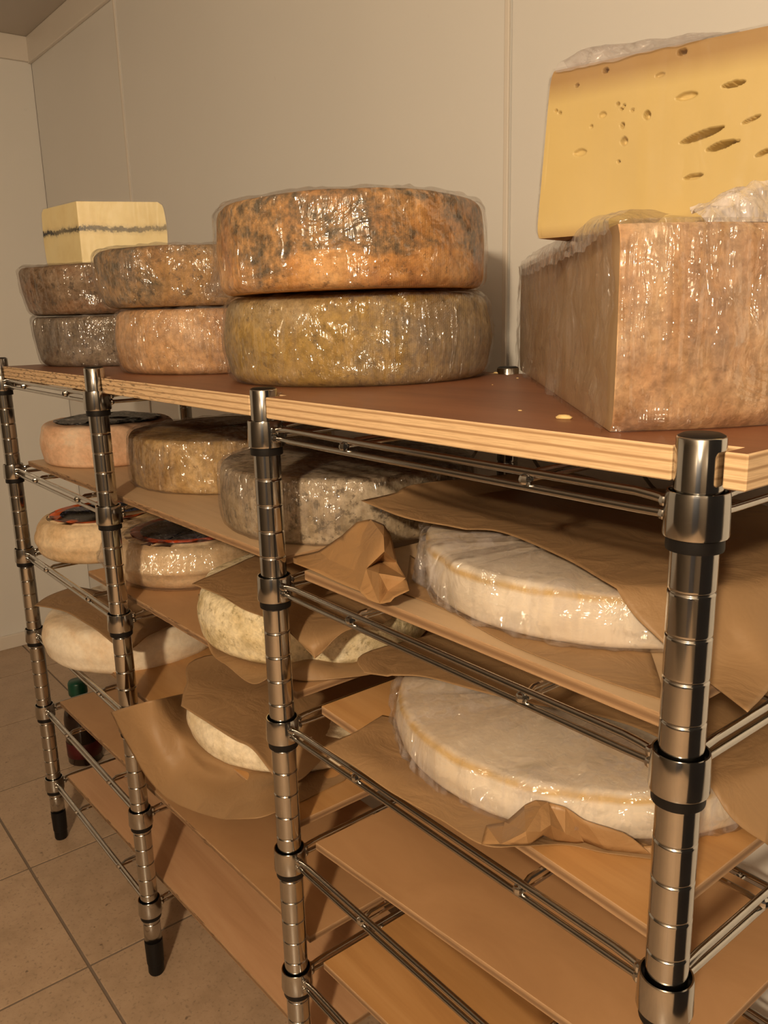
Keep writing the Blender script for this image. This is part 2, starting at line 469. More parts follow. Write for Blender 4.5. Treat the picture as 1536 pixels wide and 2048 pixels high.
def make_unit(loc, zoff, label):
    u = empty('wire_shelving_unit', loc); tag(u, label, 'shelving unit', 'two chrome wire shelving units')
    for (x, y) in cs:
        p = link('post', POST, u, (x, y, zoff)); p.rotation_euler.z = x * 3
        link('post_cap', CAPM, p, (0, 0, ZTOP - .003))
        ft = link('foot', FOOT, p, (0, 0, .058)); ft.scale.z = (.058 + zoff) / .055
        ft['label'] = 'black plastic foot'
    for k in range(6):
        s = empty('wire_shelf', (0, 0, Z1 - .15 * k + zoff)); s.parent = u
        for m in RAILS: link('rail_wire', m, s)
        for (x, y) in cs:
            link('collar', COLLAR, s, (x, y, 0)); link('sleeve', SLEEVE, s, (x, y, 0))
        link('weld_bead', WELD, s)['kind'] = 'stuff'
        for m in CROSS: link('cross_wire', m, s)
        for m in LONG: link('long_wire', m, s)
    return u


make_unit((-.001, 0, 0), 0.0, 'chrome wire shelving unit at the far end, nearer the left wall')
UBX, UBY, UBZ = .8315, .013, -.006
make_unit((UBX, UBY, 0), UBZ, 'chrome wire shelving unit in the foreground, nearest the camera')

# ------------------------------------------------------------------ boards
def prism(name, outline, z0, z1, mats, bev=.0008):
    bm = bmesh.new()
    vs = [bm.verts.new((x, y, z1)) for x, y in outline]; f = bm.faces.new(vs)
    r = bmesh.ops.extrude_face_region(bm, geom=[f])
    for v in r['geom']:
        if isinstance(v, bmesh.types.BMVert): v.co.z = z0
    bm.normal_update()
    bmesh.ops.recalc_face_normals(bm, faces=bm.faces[:])
    if bev: bmesh.ops.bevel(bm, geom=bm.edges[:], offset=bev, segments=1, affect='EDGES')
    me = bpy.data.meshes.new(name)
    for m in mats: me.materials.append(m)
    bm.normal_update()
    for q in bm.faces: q.material_index = 0 if abs(q.normal.z) > .8 else 1
    bm.to_mesh(me); bm.free(); return me


TB0, TB1, TBB = .020, 1.297, .343
tbf = lambda x: -.001 + .011 * (x - TB0) / (TB1 - TB0)
ol = [(TB0, tbf(TB0))]
for px, py in ((UW - .001, 0), (UBX, UBY), (UBX + UW, UBY)):
    w = .0145
    ol += [(px - w, tbf(px - w)), (px - w, py + .0150), (px + w, py + .0150), (px + w, tbf(px + w))]
ol += [(TB1, tbf(TB1)), (TB1, TBB)]
for px, py in ((UBX + UW, UBY + UD), (UBX, UBY + UD), (UW - .001, UD)):
    w = .0155
    ol += [(px + w, TBB), (px + w, py - .0165), (px - w, py - .0165), (px - w, TBB)]
ol += [(TB0, TBB)]
ZT = .8955
tb = link('plywood_board', prism('plywood_board', ol, -.0190, 0, [BROWNTOP, PLYEDGE]), None, (0, 0, ZT))
tag(tb, 'long thick reddish-brown plywood board lying across the top of both units', 'board')


def board(x0, x1, y0a, y0b, y1, ztop, th, wood, label, edge=None):
    me = prism('shelf_board', [(x0, y0a), (x1, y0b), (x1, y1), (x0, y1)], -th, 0, [wood, edge or PLYTHIN], .0006)
    o = link('shelf_board', me, None, (0, 0, ztop)); tag(o, label, 'board', 'thin boards on the lower wire shelves'); return o


def lz(k, unit): return Z1 - .15 * k + ZW1 + .0029 + (UBZ if unit else 0)   # top of the wires
TH = .0085
ZL = {k: lz(k, 0) + TH for k in range(6)}
ZLB = {k: lz(k, 1) + TH for k in range(6)}
board(.022, .8195, .019, .030, .305, ZL[1], TH, WOODS[0], 'pale thin board under the brown wrapped wheels, second shelf of the far unit')
board(.8555, 1.2430, .0325, .0325, .310, ZLB[1], .0095, WOODS[0], 'pale thin board under the upper wrapped white wheel, second shelf of the near unit')
board(.235, .8150, .030, .042, .310, ZL[2], TH, WOODS[2], 'brown thin board under the orange-labelled wheels, third shelf of the far unit')
board(.8480, 1.2435, .050, .0325, .310, ZLB[2], .0095, WOODS[1], 'amber plywood board under the lower wrapped white wheel, third shelf of the near unit')
board(.270, .8150, .030, .036, .310, ZL[3], TH, WOODS[1], 'amber thin board under the paper-wrapped wheel, fourth shelf of the far unit')
board(.8500, 1.2440, .0335, .062, .315, ZLB[3], TH, WOODS[2], 'bare brown board, fourth shelf of the near unit')
board(.0205, .8150, .022, .042, .250, ZL[4], TH, WOODS[2], 'bare brown board with its left end showing, fifth shelf of the far unit')
board(.8500, 1.2440, .036, .048, .315, ZLB[4], TH, WOODS[1], 'bare amber board, fifth shelf of the near unit')
board(.0235, .8150, .018, .044, .250, ZL[5], TH, WOODS[3], 'bare pinkish board just above the floor, lowest shelf of the far unit')
board(.8500, 1.2440, .036, .046, .315, ZLB[5], TH, WOODS[2], 'bare brown board just above the floor, lowest shelf of the near unit')

# ------------------------------------------------------------------ cheeses
def wheel_profile(r, h, e=.012, bulge=.004, n=7, taper=0.0, ex=0.0):
    """flat base, rounded edges, slightly swollen side, flat top; ex inflates it"""
    P = [(.0001, -ex), (r * .35, -ex), (r * .7, -ex)]
    R = r + ex
    for k in range(n + 1):
        a = -PI / 2 + (PI / 2) * k / n
        P.append((R - e + e * math.cos(a) - bulge * .6, -ex + e + e * math.sin(a)))
    for k in range(1, 6):
        t = k / 6
        P.append((R - bulge * .6 + bulge * .6 * math.sin(PI * t), e + (h - 2 * e) * t))
    for k in range(n + 1):
        a = (PI / 2) * k / n
        P.append((R - e + e * math.cos(a) - bulge * .6, h + ex - e + e * math.sin(a)))
    P += [(r * .8, h + ex), (r * .6, h + ex + .0003), (r * .4, h + ex), (r * .2, h + ex), (.0001, h + ex)]
    if taper: P = [(a * (1 + taper * (b / h - .5)), b) for a, b in P]
    return P


def rind_d(p, r, amp, seed): return amp * (nz(p, 9, seed) + .6 * nz(p, 24, seed + 3) + .3 * nz(p, 60, seed + 5))


def wheel(x, y, z, r, h, mat, label, group=None, e=.012, bulge=.004, amp=.0016, seed=0, seg=112, taper=0.0, tilt=(0, 0), cat='cheese', name='round_cheese', oval=1.0):
    def fn(p, th, k):
        q = p.copy(); rr = math.hypot(p.x, p.y) / r
        d = rind_d(p, r, amp, seed)
        if p.z > h * .12: q.z += d * .9 * min(1, p.z / h)
        s = 1 + d / r * min(1, rr * 1.2)
        q.x *= s; q.y *= s * oval
        return q
    V, Fc = lathe(wheel_profile(r, h, e, bulge, taper=taper), seg, fn=fn)
    o = obj(name, V, Fc, mat, loc=(x, y, z)); o.rotation_euler = (tilt[0], tilt[1], 0)
    tag(o, label, cat, group); o['wr'] = (r, h, e, bulge, amp, taper, float(seed))
    return o


def wrap(o, mat, seg=144, ex=.0014, crease=.0020, lab=None, droop=0.0, dth=0.0, dzc=.04, dzf=3.2):
    r, h, e, bulge, amp, taper, seed = o['wr']

    def fn(p, th, k):
        q = p.copy(); rr = math.hypot(p.x, p.y) / r
        d0 = rind_d(p, r, amp, seed)
        u = Vector((math.cos(th), math.sin(th), p.z * 3.4 + .25 * math.sin(3 * th)))
        v = Vector((math.cos(th + p.z * 3) * 1.0, math.sin(th + p.z * 3), p.z * 1.2))
        d = crease * max(0, ridge(u, 4.2, seed + 20)) ** 2 + crease * .8 * max(0, ridge(v, 11, seed + 22)) ** 2
        if droop:
            w = max(0, math.cos(th - dth)) ** 4 * max(0, 1 - abs(p.z / h - dzc) * dzf) * (1 + .5 * nz(u, 9, 3))
            d += droop * w
        if rr > .6:
            s = 1 + (d + max(d0, -.0005)) / r; q.x *= s; q.y *= s
        if p.z > h * .12: q.z += d0 * .9 * min(1, p.z / h)
        if p.z > h * .7: q.z += d * .8
        return q
    V, Fc = lathe(wheel_profile(r, h, e, bulge, taper=taper, ex=ex), seg, fn=fn)
    V = [Vector((v.x, v.y, max(v.z, .0003))) for v in V]
    w = obj('plastic_wrap', V, Fc, mat, parent=o); w['label'] = lab or 'clear shiny cling film'
    return w


FILMB = m_film('loose_cling_film', 41, gloss=.20, milk=.34, rot=1.1, k=.5, slope=2.4, lines=True)
FILM = [m_film('cling_film_%d' % i, seed=i * 3.3, rot=(.5, -.6, .25, -.3)[i % 4], gloss=.2, milk=(.12, .10, .14, .12)[i % 4], k=(1, .8, 1.25, .9)[i % 4], slope=1.75) for i in range(4)]
OR_ = m_rind('orange_rind', [(.28, (.52, .25, .09)), (.48, (.68, .36, .125)), (.7, (.76, .46, .20))], 1, ((.13, .125, .10), .49, .58, .9), ((.16, .09, .04), .62, .7), weave=.25, zm=(.058, 2.6), con=.72)
OLIVE = m_rind('olive_brown_rind', [(.3, (.29, .20, .09)), (.5, (.42, .305, .145)), (.72, (.50, .39, .225))], 4, ((.25, .215, .16), .48, .58, .7), ((.16, .11, .05), .61, .6), weave=.4, tint2=(.47, .305, .07), con=.72)
GREYB = m_rind('grey_brown_rind', [(.3, (.17, .10, .05)), (.5, (.25, .165, .10)), (.72, (.36, .27, .19))], 7, ((.30, .135, .05), .50, .58, .75), ((.06, .045, .03), .58, .7), con=.72)
GREYB2 = m_rind('dark_grey_brown_rind', [(.3, (.13, .09, .055)), (.5, (.22, .165, .11)), (.72, (.34, .27, .20))], 9, ((.36, .30, .23), .52, .62, .6), ((.05, .035, .025), .58, .7), con=.72)
ORG = m_rind('mouldy_orange_rind', [(.3, (.34, .185, .075)), (.5, (.47, .27, .115)), (.72, (.56, .36, .19))], 12, ((.15, .14, .11), .455, .55, .9), ((.08, .06, .04), .60, .7), weave=.4, zm=(.030, 2.0), tint2=(.52, .32, .13), con=.72)
PINKO = m_rind('tan_orange_rind', [(.3, (.56, .31, .14)), (.5, (.69, .42, .21)), (.72, (.76, .51, .30))], 15, ((.50, .36, .24), .50, .62, .6), ((.36, .20, .09), .64, .6), weave=.3, con=.72)
BROWN = m_rind('golden_brown_rind', [(.3, (.36, .22, .085)), (.5, (.55, .37, .16)), (.72, (.68, .50, .28))], 19, ((.34, .19, .07), .51, .62, .6), ((.22, .13, .05), .62, .6), con=.72)
GREYS = m_rind('stone_grey_rind', [(.3, (.28, .21, .13)), (.5, (.43, .345, .235)), (.72, (.56, .47, .35))], 22, ((.26, .19, .10), .51, .62, .6), ((.14, .11, .07), .56, .8), con=.72)
PINK = m_rind('pale_pink_rind', [(.3, (.66, .40, .25)), (.5, (.78, .52, .35)), (.72, (.84, .63, .46))], 25, ((.86, .74, .60), .48, .60, .7), None, bump=.4, con=0.3)
CREAM = m_rind('cream_rind', [(.3, (.60, .41, .22)), (.5, (.74, .54, .33)), (.72, (.82, .65, .44))], 28, ((.52, .36, .19), .54, .64, .5), None, bump=.35, con=0.35)
BLOOM = m_rind('white_bloomy_rind', [(.3, (.78, .62, .44)), (.5, (.87, .77, .62)), (.72, (.90, .82, .70))], 31, ((.60, .46, .27), .54, .64, .55), None, bump=.3, scale=7, con=0.2)
BLOOM2 = m_rind('chalky_white_rind', [(.3, (.76, .64, .44)), (.5, (.86, .76, .58)), (.72, (.90, .82, .67))], 34, ((.56, .46, .27), .53, .63, .6), ((.46, .38, .24), .63, .5), bump=.6, con=0.35)
TOMME = m_rind('yellowish_white_rind', [(.3, (.64, .52, .29)), (.5, (.80, .70, .48)), (.72, (.87, .80, .62))], 37, ((.56, .44, .19), .51, .61, .6), ((.36, .29, .15), .60, .7), bump=.9, con=0.5)

G_TOP = 'film-wrapped cheeses on the top board'
# top board, big stack in the middle
w = wheel(.722, .207, ZT, .152, .0905, OLIVE, 'olive-brown cheese wheel in cling film, under the big orange wheel', G_TOP, e=.018, bulge=.007, seed=2)
wrap(w, FILM[0])
w = wheel(.745, .184, ZT + .0935, .144, .0880, OR_, 'big orange cheese wheel with grey mould in cling film, top of the middle stack', G_TOP, e=.012, bulge=.003, seed=4, tilt=(0, -.012))
wrap(w, FILM[1], droop=.016, dth=math.radians(222))
# second stack
w = wheel(.417, .188, ZT, .138, .0825, PINKO, 'tan-orange cheese wheel in cling film, between the grey-brown stack and the middle stack', G_TOP, e=.014, bulge=.006, seed=7)
wrap(w, FILM[2])
w = wheel(.400, .180, ZT + .0855, .143, .0740, ORG, 'orange wheel with grey-green mould in cling film, resting on the tan-orange wheel', G_TOP, e=.014, bulge=.004, seed=9, taper=.07)
wrap(w, FILM[0])
# far stack
w = wheel(.100, .176, ZT, .138, .0770, GREYB2, 'dark grey-brown cheese wheel in cling film, lowest of the far left stack', G_TOP, e=.012, bulge=.003, seed=13, taper=.07)
wrap(w, FILM[3])
w = wheel(.094, .172, ZT + .080, .143, .0740, GREYB, 'brown mottled cheese wheel in cling film, under the cut piece with the black line', G_TOP, e=.012, bulge=.003, seed=16, taper=.08)
wrap(w, FILM[1])

# ---- wedges
def m_morbier():
    t = NT('ash_lined_paste'); v = t.co(); x, y, z = t.sep(v)
    wob = t.noise(14, 3, .5, t.co((1, 1, 0)))
    zz = t.math('ADD', z, t.math('MULTIPLY', t.math('SUBTRACT', wob, .5), .020))
    d = t.math('ABSOLUTE', t.math('SUBTRACT', zz, .050))
    rag = t.noise(150, 4, .7, v)
    f = t.ramp(t.math('ADD', t.math('MULTIPLY', d, 45), t.math('MULTIPLY', t.math('SUBTRACT', rag, .5), .75)), [(.09, (1, 1, 1)), (.20, (0, 0, 0))])
    halo = t.ramp(t.math('ADD', t.math('MULTIPLY', d, 40), t.math('MULTIPLY', rag, .5)), [(.3, (.5, .5, .5)), (.62, (0, 0, 0))])
    st = t.noise(26, 3, vec=v)
    base = t.ramp(st, [(.3, (.80, .65, .32)), (.55, (.87, .74, .40)), (.8, (.89, .78, .46))])
    c = t.mix(halo, base, (.42, .34, .20))
    low = t.noise(9, 2, vec=t.co((1, 1, .3), (3, 1, 0)))
    c = t.mix(t.math('MULTIPLY', f, t.ramp(low, [(.35, (.6, .6, .6)), (.55, (1, 1, 1))])), c, (.018, .02, .024))
    return t.fin(c, .4, 0, t.bump(st, .1, .001), spec=.4)


def m_paste(name, c1, c2, c3, seed=0, rim=None, rough=.38):
    t = NT(name); v = t.co(loc=(seed, 0, 0)); v0 = t.co()
    x, y, z = t.sep(v0)
    a = t.noise(6, 5, .55, v)
    c = t.ramp(a, [(.3, c1), (.5, c2), (.72, c3)])
    if rim:                                   # the paste darkens just under the crust
        h, col, wd = rim
        f = t.math('ADD', t.math('MULTIPLY', z, 1 / h), t.math('MULTIPLY', t.math('SUBTRACT', t.noise(20, 3, vec=v), .5), .05))
        c = t.mix(t.ramp(f, [(1 - wd, (0, 0, 0)), (1 - wd * .35, (.9, .9, .9))]), c, col)
        c = t.mix(t.ramp(f, [(.0, (.7, .7, .7)), (wd * .4, (0, 0, 0))]), c, col)
    fine = t.noise(60, 4, .6, v)
    return t.fin(c, rough, 0, t.bump(fine, .08, .001), spec=.45, Subsurface_Weight=.0)


def sector(name, r, a0, a1, h, mats, seed=0, amp=.0012, bulge=.004, ex=0.0, holes0=(), nr=40, nh=20, na=44, crease=0.0, rim=.007, lean=0.0):
    """wedge of a wheel, tip at the origin, cut faces at angles a0 and a1 (patches: cut faces mat 0, crust mat 1)"""
    V, Fc, Mi = [], [], []
    sg = 1 if a1 > a0 else -1

    def prof(t):           # crust bulge and rounded rim
        e = .12
        b = bulge * math.sin(PI * t) + lean * (1 - t)
        if t < e: b -= rim * (1 - math.sqrt(max(0, 1 - ((e - t) / e) ** 2)))
        if t > 1 - e: b -= rim * (1 - math.sqrt(max(0, 1 - ((t - 1 + e) / e) ** 2)))
        return b

    def put(grid, mi, flip=False):
        b = len(V); n, m = len(grid), len(grid[0])
        for row in grid: V.extend(row)
        for i in range(n - 1):
            for j in range(m - 1):
                q = (b + i * m + j, b + (i + 1) * m + j, b + (i + 1) * m + j + 1, b + i * m + j + 1)
                Fc.append(q[::-1] if flip else q); Mi.append(mi)

    def disp(p, nrm):
        d = amp * (nz(p, 11, seed) + .5 * nz(p, 30, seed + 1))
        if crease: d += crease * max(0, ridge(p, 26, seed)) + crease * .6 * max(0, ridge(p, 60, seed + 4))
        return p + nrm * d
    for which, a in ((0, a0), (1, a1)):
        dr = Vector((math.cos(a), math.sin(a), 0)); nrm = Vector((math.sin(a), -math.cos(a), 0)) * ((1 if which == 0 else -1) * sg)
        n1, n2 = (nr * 4, nh * 4) if (holes0 and which == 0) else (nr, nh)
        g = []
        for i in range(n1 + 1):
            row = []
            for j in range(n2 + 1):
                t = j / n2; s = i / n1
                rr = s * (r + prof(t) + ex)
                p = dr * rr + Vector((0, 0, t * (h + ex)))
                edge = min(s, 1 - s, t, 1 - t)
                p = p + nrm * ex
                if crease: p = disp(p, nrm)
                elif edge > .01: p = p + nrm * amp * .4 * (nz(p, 16, seed) + .3 * nz(p, 60, seed))
                if which == 0:
                    for (hu, hv, su, sv, dep, ang) in holes0:
                        du, dv = rr - hu, p.z - hv
                        ca, sa = math.cos(ang), math.sin(ang)
                        e1, e2 = (du * ca + dv * sa) / su, (-du * sa + dv * ca) / sv
                        q = e1 * e1 + abs(e2) ** 1.3
                        if q < 1: p = p - nrm * dep * min(1, 2.2 * (1 - q)) ** .8
                row.append(p)
            g.append(row)
        put(g, 0, which == 1)
    arc = []
    for i in range(na + 1):
        a = a0 + (a1 - a0) * i / na; dr = Vector((math.cos(a), math.sin(a), 0)); row = []
        for j in range(nh + 1):
            t = j / nh; p = dr * (r + prof(t) + ex) + Vector((0, 0, t * (h + ex)))
            if 0 < i < na: p = disp(p, dr)
            row.append(p)
        arc.append(row)
    put(arc, 1)
    for top in (1, 0):
        g = []
        for i in range(na + 1):
            a = a0 + (a1 - a0) * i / na; dr = Vector((math.cos(a), math.sin(a), 0)); row = []
            for j in range(13):
                t = j / 12; p = dr * ((r + prof(top) + ex) * t) + Vector((0, 0, (h + ex) if top else 0))
                if top and 0 < i < na and 0 < j < 12: p = disp(p, Vector((0, 0, 1)))
                row.append(p)
            g.append(row)
        put(g, 1, bool(top) is False)
    me = bpy.data.meshes.new(name); me.from_pydata([tuple(v) for v in V], [], Fc)
    for m in mats: me.materials.append(m)
    me.polygons.foreach_set('material_index', Mi); me.polygons.foreach_set('use_smooth', [True] * len(Fc))
    bm = bmesh.new(); bm.from_mesh(me); bmesh.ops.remove_doubles(bm, verts=bm.verts[:], dist=1e-6) if crease else None
    bm.to_mesh(me); bm.free()
    return me


# the cut piece with the ash line, on the far stack
FILMC = m_film('smooth_cling_film', 21, gloss=.02, milk=.03, rot=.3, k=.5, slope=.3, rough=.35)
MORB = m_morbier(); MRIND = m_rind('tan_crust', [(.3, (.40, .23, .09)), (.5, (.52, .33, .15)), (.72, (.60, .42, .22))], 41)
zt = ZT + .080 + .0775
tip = at(163, 505, y=.098); ma0, ma1 = math.radians(66), math.radians(186)
o = link('cheese_wedge', sector('cheese_wedge', .127, ma0, ma1, .0900, [MORB, MRIND], 3, bulge=.004), None, (tip.x, tip.y, zt))
tag(o, 'pale yellow cut piece with a black line through it, on the far left stack', 'cheese', G_TOP)
wv = link('plastic_wrap', sector('plastic_wrap', .127, ma0, ma1, .0900, [FILMC, FILMC], 5, bulge=.004, ex=.0012, crease=.0002), o); wv['label'] = 'clear shiny cling film'

# big half wheel on the right
PASTE1 = m_paste('buff_paste', (.48, .34, .20), (.56, .40, .24), (.60, .44, .27), 3, (.117, (.42, .27, .15), .12))
CRUST1 = m_rind('pinkish_brown_crust', [(.28, (.44, .25, .13)), (.48, (.56, .355, .20)), (.72, (.65, .465, .295))], 44, ((.36, .17, .08), .56, .72, .5), ((.30, .15, .07), .66, .4), bump=.6, scale=13, con=0.75)
ca = math.atan2(.67, -.74)
hw_c = Vector((1.008, .204, 0)); hw_r = .268
a_c = math.atan2(.023 - .204, 1.208 - 1.008)
o = link('cheese_half', sector('cheese_half', hw_r, a_c, a_c + PI, .1165, [PASTE1, CRUST1], 6, bulge=.003, amp=.0022, na=72), None, (hw_c.x, hw_c.y, ZT + .0004))
tag(o, 'large half wheel of cheese with pinkish-brown crust in cling film, on the board at right', 'cheese', G_TOP)
wv = link('plastic_wrap', sector('plastic_wrap', hw_r, a_c, a_c + PI, .1165, [FILM[2], FILM[0]], 8, bulge=.003, amp=.0022, ex=.002, crease=.0032, na=110, nh=26, nr=60), o); wv['label'] = 'clear shiny cling film'

# film bunched up on top of the half wheel
TUFT = m_film('bunched_cling_film', 31, gloss=.4, milk=.45, rot=.9, k=1.1, slope=1.5, base=.30)
rows = [[at(1425, 462, y=.074), at(1462, 520, y=.088), at(1500, 560, y=.104), at(1545, 570, y=.120)],
        [at(1400, 438, y=.070), at(1445, 442, y=.080), at(1490, 455, y=.096), at(1550, 470, y=.114)],
        [at(1385, 434, y=.086), at(1450, 408, y=.092), at(1500, 398, y=.106), at(1555, 400, y=.120)],
        [at(1380, 428, y=.104), at(1450, 396, y=.112), at(1500, 378, y=.122), at(1560, 362, y=.136)]]
TR = [r for r in rows]


# yellow piece with holes standing on it
PASTE2 = m_paste('yellow_paste', (.55, .415, .165), (.585, .45, .19), (.615, .48, .22), 7, (.108, (.34, .21, .09), .2))
CRUST2 = m_rind('dull_brown_crust', [(.3, (.30, .17, .08)), (.5, (.42, .25, .12)), (.72, (.52, .34, .18))], 47)
f0 = Vector((1.0905, .100, 0)); f1 = Vector((1.262, .1415, 0)); fd = (f1 - f0).normalized(); fr = .262
tipc = f0 + fd * fr; fa = math.atan2(-fd.y, -fd.x); fz = ZT + .1205
fn_ = Vector((fd.y, -fd.x, 0))


def face_uv(px, py):
    d = FW + RT * ((px - 768) / FPX) + UP * ((1024 - py) / FPX)
    t = ((f0 - CAM).dot(fn_)) / d.dot(fn_); p = CAM + d * t
    return fr - (Vector((p.x, p.y, 0)) - f0).dot(fd), p.z - fz


HO = []
for (px, py, sx, sy, dep, ang) in ((1467, 168, 17, 5, .007, .05), (1373, 192, 17, 7, .0022, .05), (1403, 270, 34, 7.5, .008, .22), (1441, 291, 22, 7, .008, .2), (1386, 353, 15, 5, .004, .1),
                                   (1294, 230, 6, 8, .004, 0), (1248, 282, 6, 8, .0035, 0), (1245, 251, 3.5, 6, .004, 0), (1236, 208, 3, 3, .004, 0), (1248, 211, 2.5, 3, .004, 0), (1243, 218, 3, 2.5, .004, 0),
                                   (1502, 239, 14, 3.5, .004, .3), (1527, 305, 13, 4, .005, .35), (1470, 283, 8, 2.5, .003, .1), (1211, 141, 5, 5, .005, 0), (1154, 171, 3.5, 3.5, .004, 0), (1364, 104, 8, 6, .005, 0),
                                   (1237, 323, 2.5, 2.5, .004, 0), (1183, 253, 3, 3, .003, 0), (1120, 226, 3, 3, .003, 0), (1112, 222, 2.5, 3, .003, 0), (1160, 305, 12, 7, .0014, 0), (1205, 230, 7, 6, .0014, 0), (1265, 220, 3, 3, .003, 0), (1320, 150, 8, 4, .0012, .1)):
    u, v = face_uv(px, py); k = .60 / FPX
    HO.append((u, v, sx * k * 1.15, sy * k * .95, dep * 1.5, -ang))
o = link('cheese_wedge', sector('cheese_wedge', fr, fa, fa + math.radians(-84), .108, [PASTE2, CRUST2], 9, bulge=.0, amp=.0012, holes0=HO, nr=110, nh=44, rim=.003, lean=.009), None, (tipc.x, tipc.y, fz))
# sector() expects counter-clockwise arcs; flip faces so the crust faces outwards
o.data.flip_normals()
o.rotation_euler = (0, 0, 0)
tag(o, 'big yellow wedge of cheese with holes in its cut face, standing on the half wheel', 'cheese', G_TOP)
wv = link('plastic_wrap', sector('plastic_wrap', fr, fa, fa + math.radians(-84), .108, [FILMC, FILM[1]], 11, bulge=.0, ex=.0012, crease=.0002, rim=.003, lean=.009), o); wv.data.flip_normals(); wv['label'] = 'clear smooth cling film'

# ---- second shelf
G2 = 'cheeses on the second shelf'
z2 = ZL[1]
w = wheel(.098, .137, z2, .112, .066, PINK, 'pale pink cheese wheel with a black and white label, far end of the second shelf', G2, e=.010, bulge=.006, seed=21, amp=.002)


def m_label(name, ring, seed, dark=(.012, .013, .02), r0=.075, mid=(.06, .06, .12)):
    t = NT(name); v = t.co(loc=(0, 0, 0)); x, y, z = t.sep(v)
    rr = t.math('SQRT', t.math('ADD', t.math('MULTIPLY', x, x), t.math('MULTIPLY', y, y)))
    n1 = t.noise(34, 3, .6, t.co((1, 2.2, 1), (seed, 0, 0))); n2 = t.noise(80, 3, .7, t.co((1, 3, 1), (seed + 4, 0, 0)))
    c = t.mix(t.ramp(n1, [(.5, (0, 0, 0)), (.58, (1, 1, 1))]), dark, mid)
    c = t.mix(t.math('MULTIPLY', t.ramp(n2, [(.60, (0, 0, 0)), (.63, (1, 1, 1))]), .8), c, (.55, .52, .48))
    if ring:
        q = t.math('MULTIPLY', rr, 1 / r0)
        k = t.ramp(q, [(.83, (0, 0, 0)), (.84, (1, 1, 1))]); c = t.mix(k, c, ring)
    return t.fin(c, .4)


def disc_label(o, r, h, mat, cx=0, cy=0, wav=.0008, seed=0, lab='round printed paper label', rimdrop=.0):
    prof = [(.0001, 0), (r * .25, 0), (r * .5, 0), (r * .75, 0), (r * .9, 0), (r, -rimdrop)]
    V, Fc = lathe(prof, 56, fn=lambda p, th, k: p + Vector((0, 0, wav * nz(p, 30, seed) * (1 if k > 2 else .3))))
    V2 = [v - Vector((0, 0, .0006)) for v in V]; n = len(V)
    F2 = [tuple(n + i for i in reversed(f)) for f in Fc]
    l = obj('paper_label', V + V2, Fc + F2, mat, parent=o, loc=(cx, cy, h)); l['label'] = lab; return l


LBW = m_label('black_white_print', None, 2, (.012, .012, .014), mid=(.20, .17, .16))
disc_label(w, .088, .0690, LBW, wav=.003, seed=3, lab='torn black and white printed label')
w = wheel(.392, .213, z2, .150, .0720, BROWN, 'golden-brown cheese wheel in cling film, beside the pale pink wheel', G2, e=.008, bulge=.003, seed=23)
wrap(w, FILM[0])
w = wheel(.716, .190, z2, .150, .0700, GREYS, 'stone-grey cheese wheel in cling film, behind the crumpled brown paper', G2, e=.008, bulge=.004, seed=26)
wrap(w, FILM[3])


def m_brie(name, seed, r, h):
    """white bloomy rind with a straw-yellow line round the top edge and grey stains on the side"""
    t = NT(name); v = t.co(loc=(seed, 0, 0)); v0 = t.co(); x, y, z = t.sep(v0)
    a = t.noise(9, 6, .6, v)
    c = t.ramp(a, [(.3, (.74, .62, .48)), (.5, (.85, .76, .64)), (.72, (.89, .82, .72))])
    rr = t.math('SQRT', t.math('ADD', t.math('MULTIPLY', x, x), t.math('MULTIPLY', y, y)))
    e = t.math('ADD', t.math('MULTIPLY', t.math('SUBTRACT', z, h), 1), t.math('MULTIPLY', t.math('SUBTRACT', t.noise(20, 3, vec=v), .5), .006))
    ln = t.ramp(t.math('MULTIPLY', t.math('ABSOLUTE', t.math('ADD', e, .0045)), 100), [(.08, (1, 1, 1)), (.36, (0, 0, 0))])
    sd = t.ramp(t.math('MULTIPLY', rr, 1 / r), [(.93, (0, 0, 0)), (.96, (1, 1, 1))])
    c = t.mix(t.math('MULTIPLY', t.math('MULTIPLY', ln, sd), .8), c, (.62, .40, .12))
    yl = t.ramp(t.noise(6, 4, .5, t.co(loc=(seed + 3, 1, 0))), [(.5, (0, 0, 0)), (.7, (1, 1, 1))])
    c = t.mix(t.math('MULTIPLY', yl, .35), c, (.74, .55, .28))
    st = t.ramp(t.noise(15, 3, .5, t.co(loc=(seed + 7, 2, 0))), [(.60, (0, 0, 0)), (.68, (1, 1, 1))])
    c = t.mix(t.math('MULTIPLY', st, .45), c, (.42, .36, .27))
    fn = t.noise(170, 3, .6, v)
    sp = t.ramp(t.noise(70, 2, vec=v), [(.76, (0, 0, 0)), (.79, (1, 1, 1))]); c = t.mix(t.math('MULTIPLY', sp, .5), c, (.20, .14, .08))
    return t.fin(c, .7, 0, t.bump(t.math('ADD', fn, t.noise(30, 3, vec=v)), .3, .0016), spec=.25)


zd4 = ZLB[1] + .0012
w = wheel(1.070, .218, zd4, .167, .042, m_brie('white_rind_upper', 3, .167, .042), 'large flat white cheese wheel in cling film, second shelf of the near unit', G2, e=.009, bulge=.003, seed=31, amp=.003)
wrap(w, FILMB, crease=.0055, droop=.010, dth=math.radians(195))

